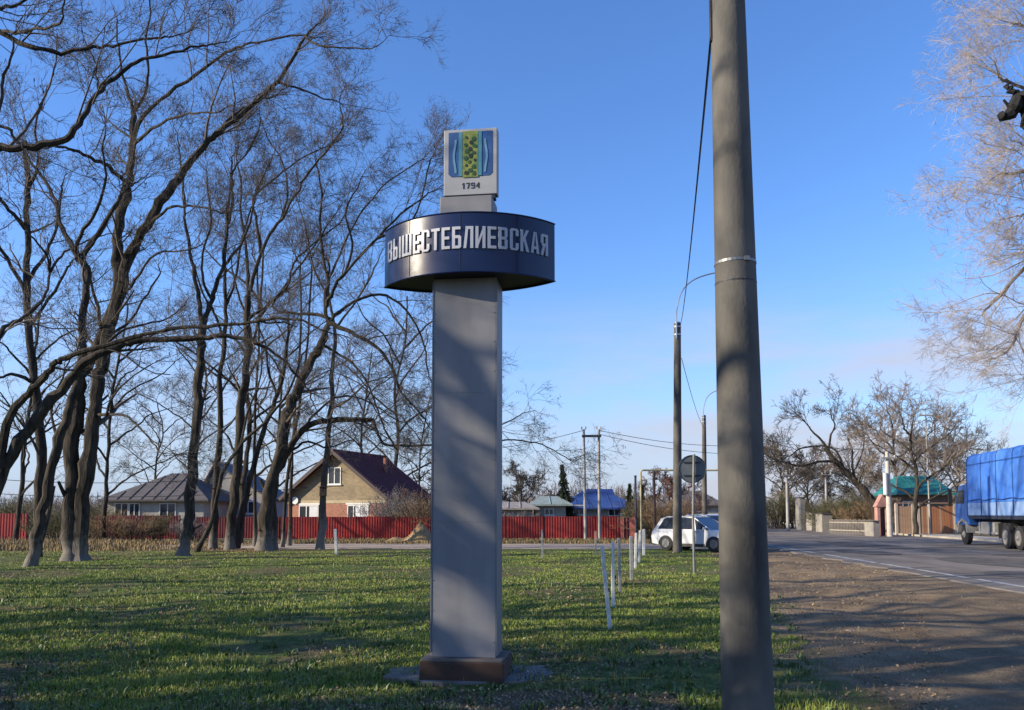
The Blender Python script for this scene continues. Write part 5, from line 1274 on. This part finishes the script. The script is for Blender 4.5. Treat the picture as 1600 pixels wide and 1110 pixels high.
# ------------------------------------------------------------------ background trees and shrubs
def far_trees():
    # the leaning dark tree across the road
    Y = 66.0; W = lambda x, y, d=Y: tuple(P(x, y, d))
    tree('dark tree leaning left over the far verge beyond the road',
         [([W(1374,822), W(1368,795), W(1350,768), W(1335,750), W(1315,730), W(1300,715), W(1290,700)], 0, 0, .40, .16, .3),
          ([W(1335,750), W(1332,730), W(1332,705), W(1325,685)], 0, 0, .12, .05), ([W(1308,722), W(1280,722), W(1250,728), W(1225,722)], 0, 0, .12, .04),
          ([W(1300,715), W(1285,690), W(1270,675), W(1262,665)], 0, 0, .12, .04), ([W(1295,705), W(1298,680), W(1305,665), W(1300,655)], 0, 0, .10, .04),
          ([W(1320,735), W(1300,700), W(1255,700), W(1235,712)], 0, 0, .1, .04), ([W(1330,745), W(1345,715), W(1350,690)], 0, 0, .08, .04)],
         Vector((fx(1374, Y), Y, 0)), 41, world=True, l1=2.4, rtwig=.016, levels=(1.9, 5, 4, 3), kfin=2, group='bare trees across the road', trop=(-.1, 0, .2))
    for i, (px, bot, top, Y, sp, lab, tw) in enumerate([(1432,832,640,60,.33,'tall slim bare tree in front of the teal roof',mat('buff_twig', (.24, .19, .15), .9, var=.2)), (1402,820,640,72,.38,'bare tree left of the teal roof behind the cream pole',MATS['buff_twig'] if 'buff_twig' in MATS else mat('buff_twig', (.24, .19, .15), .9, var=.2)),
            (1462,820,690,78,.5,'distant bare tree between the teal roof and the truck',m_twig), (1345,815,735,84,.6,'bushy bare tree behind the leaning one',m_twig), (1262,812,735,90,.6,'bare tree at the far verge left of the leaning one',m_twig),
            (1222,812,712,95,.5,'thin bare tree nearest the lamp post on the far verge',m_twig), (815,812,752,70,.6,'small round bare tree right of the stele above the fence',m_twig), (1048,812,755,72,.55,'reddish brown bare tree behind the pipe portal',mat('red_twig', (.16,.085,.065), .9, var=.2)),
            (1500,815,705,85,.5,'distant bare tree half hidden by the truck cab',m_twig), (700,812,735,72,.5,'bare tree behind the stele and the brick house',m_twig)]):
        b = P(px, bot, Y); h = P(px, top, Y).z
        tree(lab, auto_limbs((b.x, Y), h, h*sp, 200+i, 8, r=.016*h+.05, split=.25), Vector((b.x, Y, 0)), 200+i, world=True, twig=tw, dens=1.25*7/h, l1=h*.25, rtwig=.00024*Y, levels=(1.8, 5, 4, 3), kfin=2, group='bare trees in the background')
    # shrubs of upright twigs
    def shrub(px, Y, wpx, hpx, lab, tw, seed, dens=1.0, name='bare_shrub'):
        rg = np.random.default_rng(seed); bx = fx(px, Y); wd = wpx*Y/F; h = hpx*Y/F; n = int(34*dens)
        x = rg.normal(size=n)*wd*.22; y = rg.normal(size=n)*wd*.2; P0 = np.stack([x, y, 0*x-.1], -1)
        d = unit(np.stack([x/wd*1.6+rg.normal(size=n)*.15, y/wd*1.6+rg.normal(size=n)*.15, np.ones(n)], -1)); L_ = h*rg.uniform(.6, 1.0, n); pts = [P0]; p = P0
        for j in range(5): d = unit(d+rg.normal(size=d.shape)*.10); p = p+d*(L_/5)[:, None]; pts.append(p)
        Pt = np.stack(pts, 1); Rd = np.linspace(.022, .008, 6)[None]*np.ones((n, 1))*(Y/50)
        c1 = grow(rg, Pt, Rd, 9, h*.34, .3, 38, 4, .2, (0, 0, .15), rmin=.00020*Y); c2 = grow(rg, c1[0], c1[1], 5, h*.15, .3, 40, 3, .2, (0, 0, .1), rmin=.00018*Y)
        root = empty(name, (bx, Y, 0), lab, 'shrub', 'bare shrubs'); v, q = merge([np_tubes(Pt, Rd, 4), ])
        link('stems', mesh_np('stems', v, [q], B_dark), root); v, q = merge([np_tubes(*c1, 3), np_tubes(*c2, 3)])
        tag(link('twigs', mesh_np('twigs', v, [q], tw), root), kind='stuff'); return root
    mgrey = mat('grey_twig', (.24, .22, .21), .9, var=.2); mtan = mat('tan_twig', (.30, .20, .11), .9, var=.25); mred = MATS['red_twig']
    mgreen = mat('olive_twig', (.13, .125, .06), .9, var=.3)
    for i, (px, Y, w_, h_, lab, tw, dn) in enumerate([
        (628,56,74,76,'wide greyish shrub at the right corner of the brick house',mgrey,2.0), (668,52,30,80,'tall brownish shrub beside the stele edge behind the sand',mtan,1.2),
        (172,48,40,52,'reddish dry shrub right of the thick double trunk',mtan,1.2), (205,47,50,40,'dry tan shrub in front of the dark red fence',mtan,1.3), (238,49,40,45,'olive shrub before the dark red fence',mgreen,1.0),
        (90,45,50,60,'dark tangled shrub behind the leftmost trunks',mgreen,1.5), (20,52,70,70,'dark shrub at the left edge above the red fence',mgreen,1.6), (140,56,60,60,'brown thicket left of the grey roof',mgreen,1.5),
        (1028,50,34,74,'brown bush behind the pipe portal beside the cars',mtan,1.3), (1006,53,26,60,'dark bush at the end of the red fence',mgreen,1.2), (1052,56,44,66,'russet bush behind the white car',mred,1.4),
        (806,57,60,44,'pale twiggy bush over the red fence right of the stele',mgrey,1.2), (1330,74,60,62,'olive and brown hedge under the leaning tree',mgreen,2.2), (1350,70,50,50,'tan hedge right of the olive one under the leaning tree',mtan,1.8),
        (1305,78,50,46,'low grey-green hedge left of the leaning trunk',mgreen,1.6), (1215,88,50,60,'brown bush by the far verge next to the nearest post',mgreen,1.6), (1245,90,50,56,'brown bush behind the thin pale pole',mtan,1.6),
        (1380,76,50,80,'twiggy thicket behind the cream pole',mgrey,1.8), (1480,78,40,70,'thicket between the teal roof and the blue truck',mgreen,1.5), (300,48,30,40,'small grey shrub between straight trunk and fence gap',mgrey,1.0)]):
        shrub(px, Y, w_, h_, lab, tw, 400+i, dn)
    # conifers
    def conifer(px, Y, top, wpx, lab, seed, lean=0, col=None):
        rg = np.random.default_rng(seed); bx = fx(px, Y); h = P(px, top, Y).z; wd = wpx*Y/F
        root = empty('conifer', (bx, Y, 0), lab, 'conifer', 'dark conifers behind the fences'); root.rotation_euler = (0, lean, 0)
        MB().tube([(0, 0, -.1), (0, 0, h*.97)], [.14, .03], 8).build('trunk', B_dark, root)
        n = 5200; t = rg.random(n)**1.25; z = h*(.14+.86*t); lay = .72+.28*np.sin(t*46+rg.normal(size=n)*.4)
        rr = wd*.5*(1-t)**.75*lay*np.sqrt(rg.uniform(.15, 1, n)); a = rg.uniform(0, 6.283, n); rr = rr*(.75+.35*np.sin(a*3+t*15))
        c = np.stack([rr*np.cos(a), rr*np.sin(a), z-rr*.25], -1); s = rg.uniform(.05, .13, n)*h/5
        u = unit(np.stack([np.cos(a), np.sin(a), rg.normal(size=n)*.4-.1], -1))*s[:, None]*1.5; w2 = unit(rg.normal(size=(n, 3)))*s[:, None]*.45
        v = np.stack([c-u*.4, c+w2, c+u, c-w2], 1).reshape(-1, 3); i = np.arange(n)*4
        tag(link('crown', mesh_np('crown', v, [np.stack([i, i+1, i+2, i+3], -1)], col or mat('needles_dark', (.020, .038, .022), .8, col2=(.045, .07, .035), scale=1.2, rnd=.3)), root), kind='stuff')
    conifer(891, 64, 726, 42, 'tall dark conifer left of the blue roof', 51, R(-7))
    conifer(878, 66, 768, 34, 'low dark conifer at the foot of the tall one', 54)
    conifer(984, 60, 756, 34, 'bushy dark green conifer at the right end of the blue roof', 52, 0, mat('needles_green', (.03, .05, .02), .8, col2=(.06, .085, .035), scale=1.2, rnd=.3))
    conifer(1004, 62, 758, 26, 'narrow olive conifer behind the pipe portal', 53)
    # far wood on the horizon
    n = 5200; rg = np.random.default_rng(77); Y = rg.uniform(115, 230, n); X = Y*rg.uniform(-.75, .80, n)
    k = ~((X > road_left(60)+.22*(Y-60)) & (X < road_left(60)+20+.22*(Y-60))); X, Y = X[k], Y[k]; n = len(X)
    h = rg.uniform(1.5, 5.5, n)*(1+.5*vnoise(X, Y, .03, 3)); P0 = np.stack([X, Y, 0*X], -1); d = unit(np.stack([rg.normal(size=n)*.12, rg.normal(size=n)*.12, np.ones(n)], -1)); pts = [P0+d*(h*j/3)[:, None] for j in range(4)]
    Pt = np.stack(pts, 1); Rd = np.linspace(.09, .03, 4)[None]*np.ones((n, 1)); c1 = grow(rg, Pt, Rd, 12, 1.6, .3, 45, 3, .2, (0, 0, .2), rmin=.035)
    v, q = merge([np_tubes(Pt, Rd, 3), np_tubes(*c1, 3)])
    tag(link('far_woodland', mesh_np('far_woodland', v, [q], mat('far_twig', (.15, .125, .115), .95, var=.3, scale=.05))), kind='stuff')
far_trees()
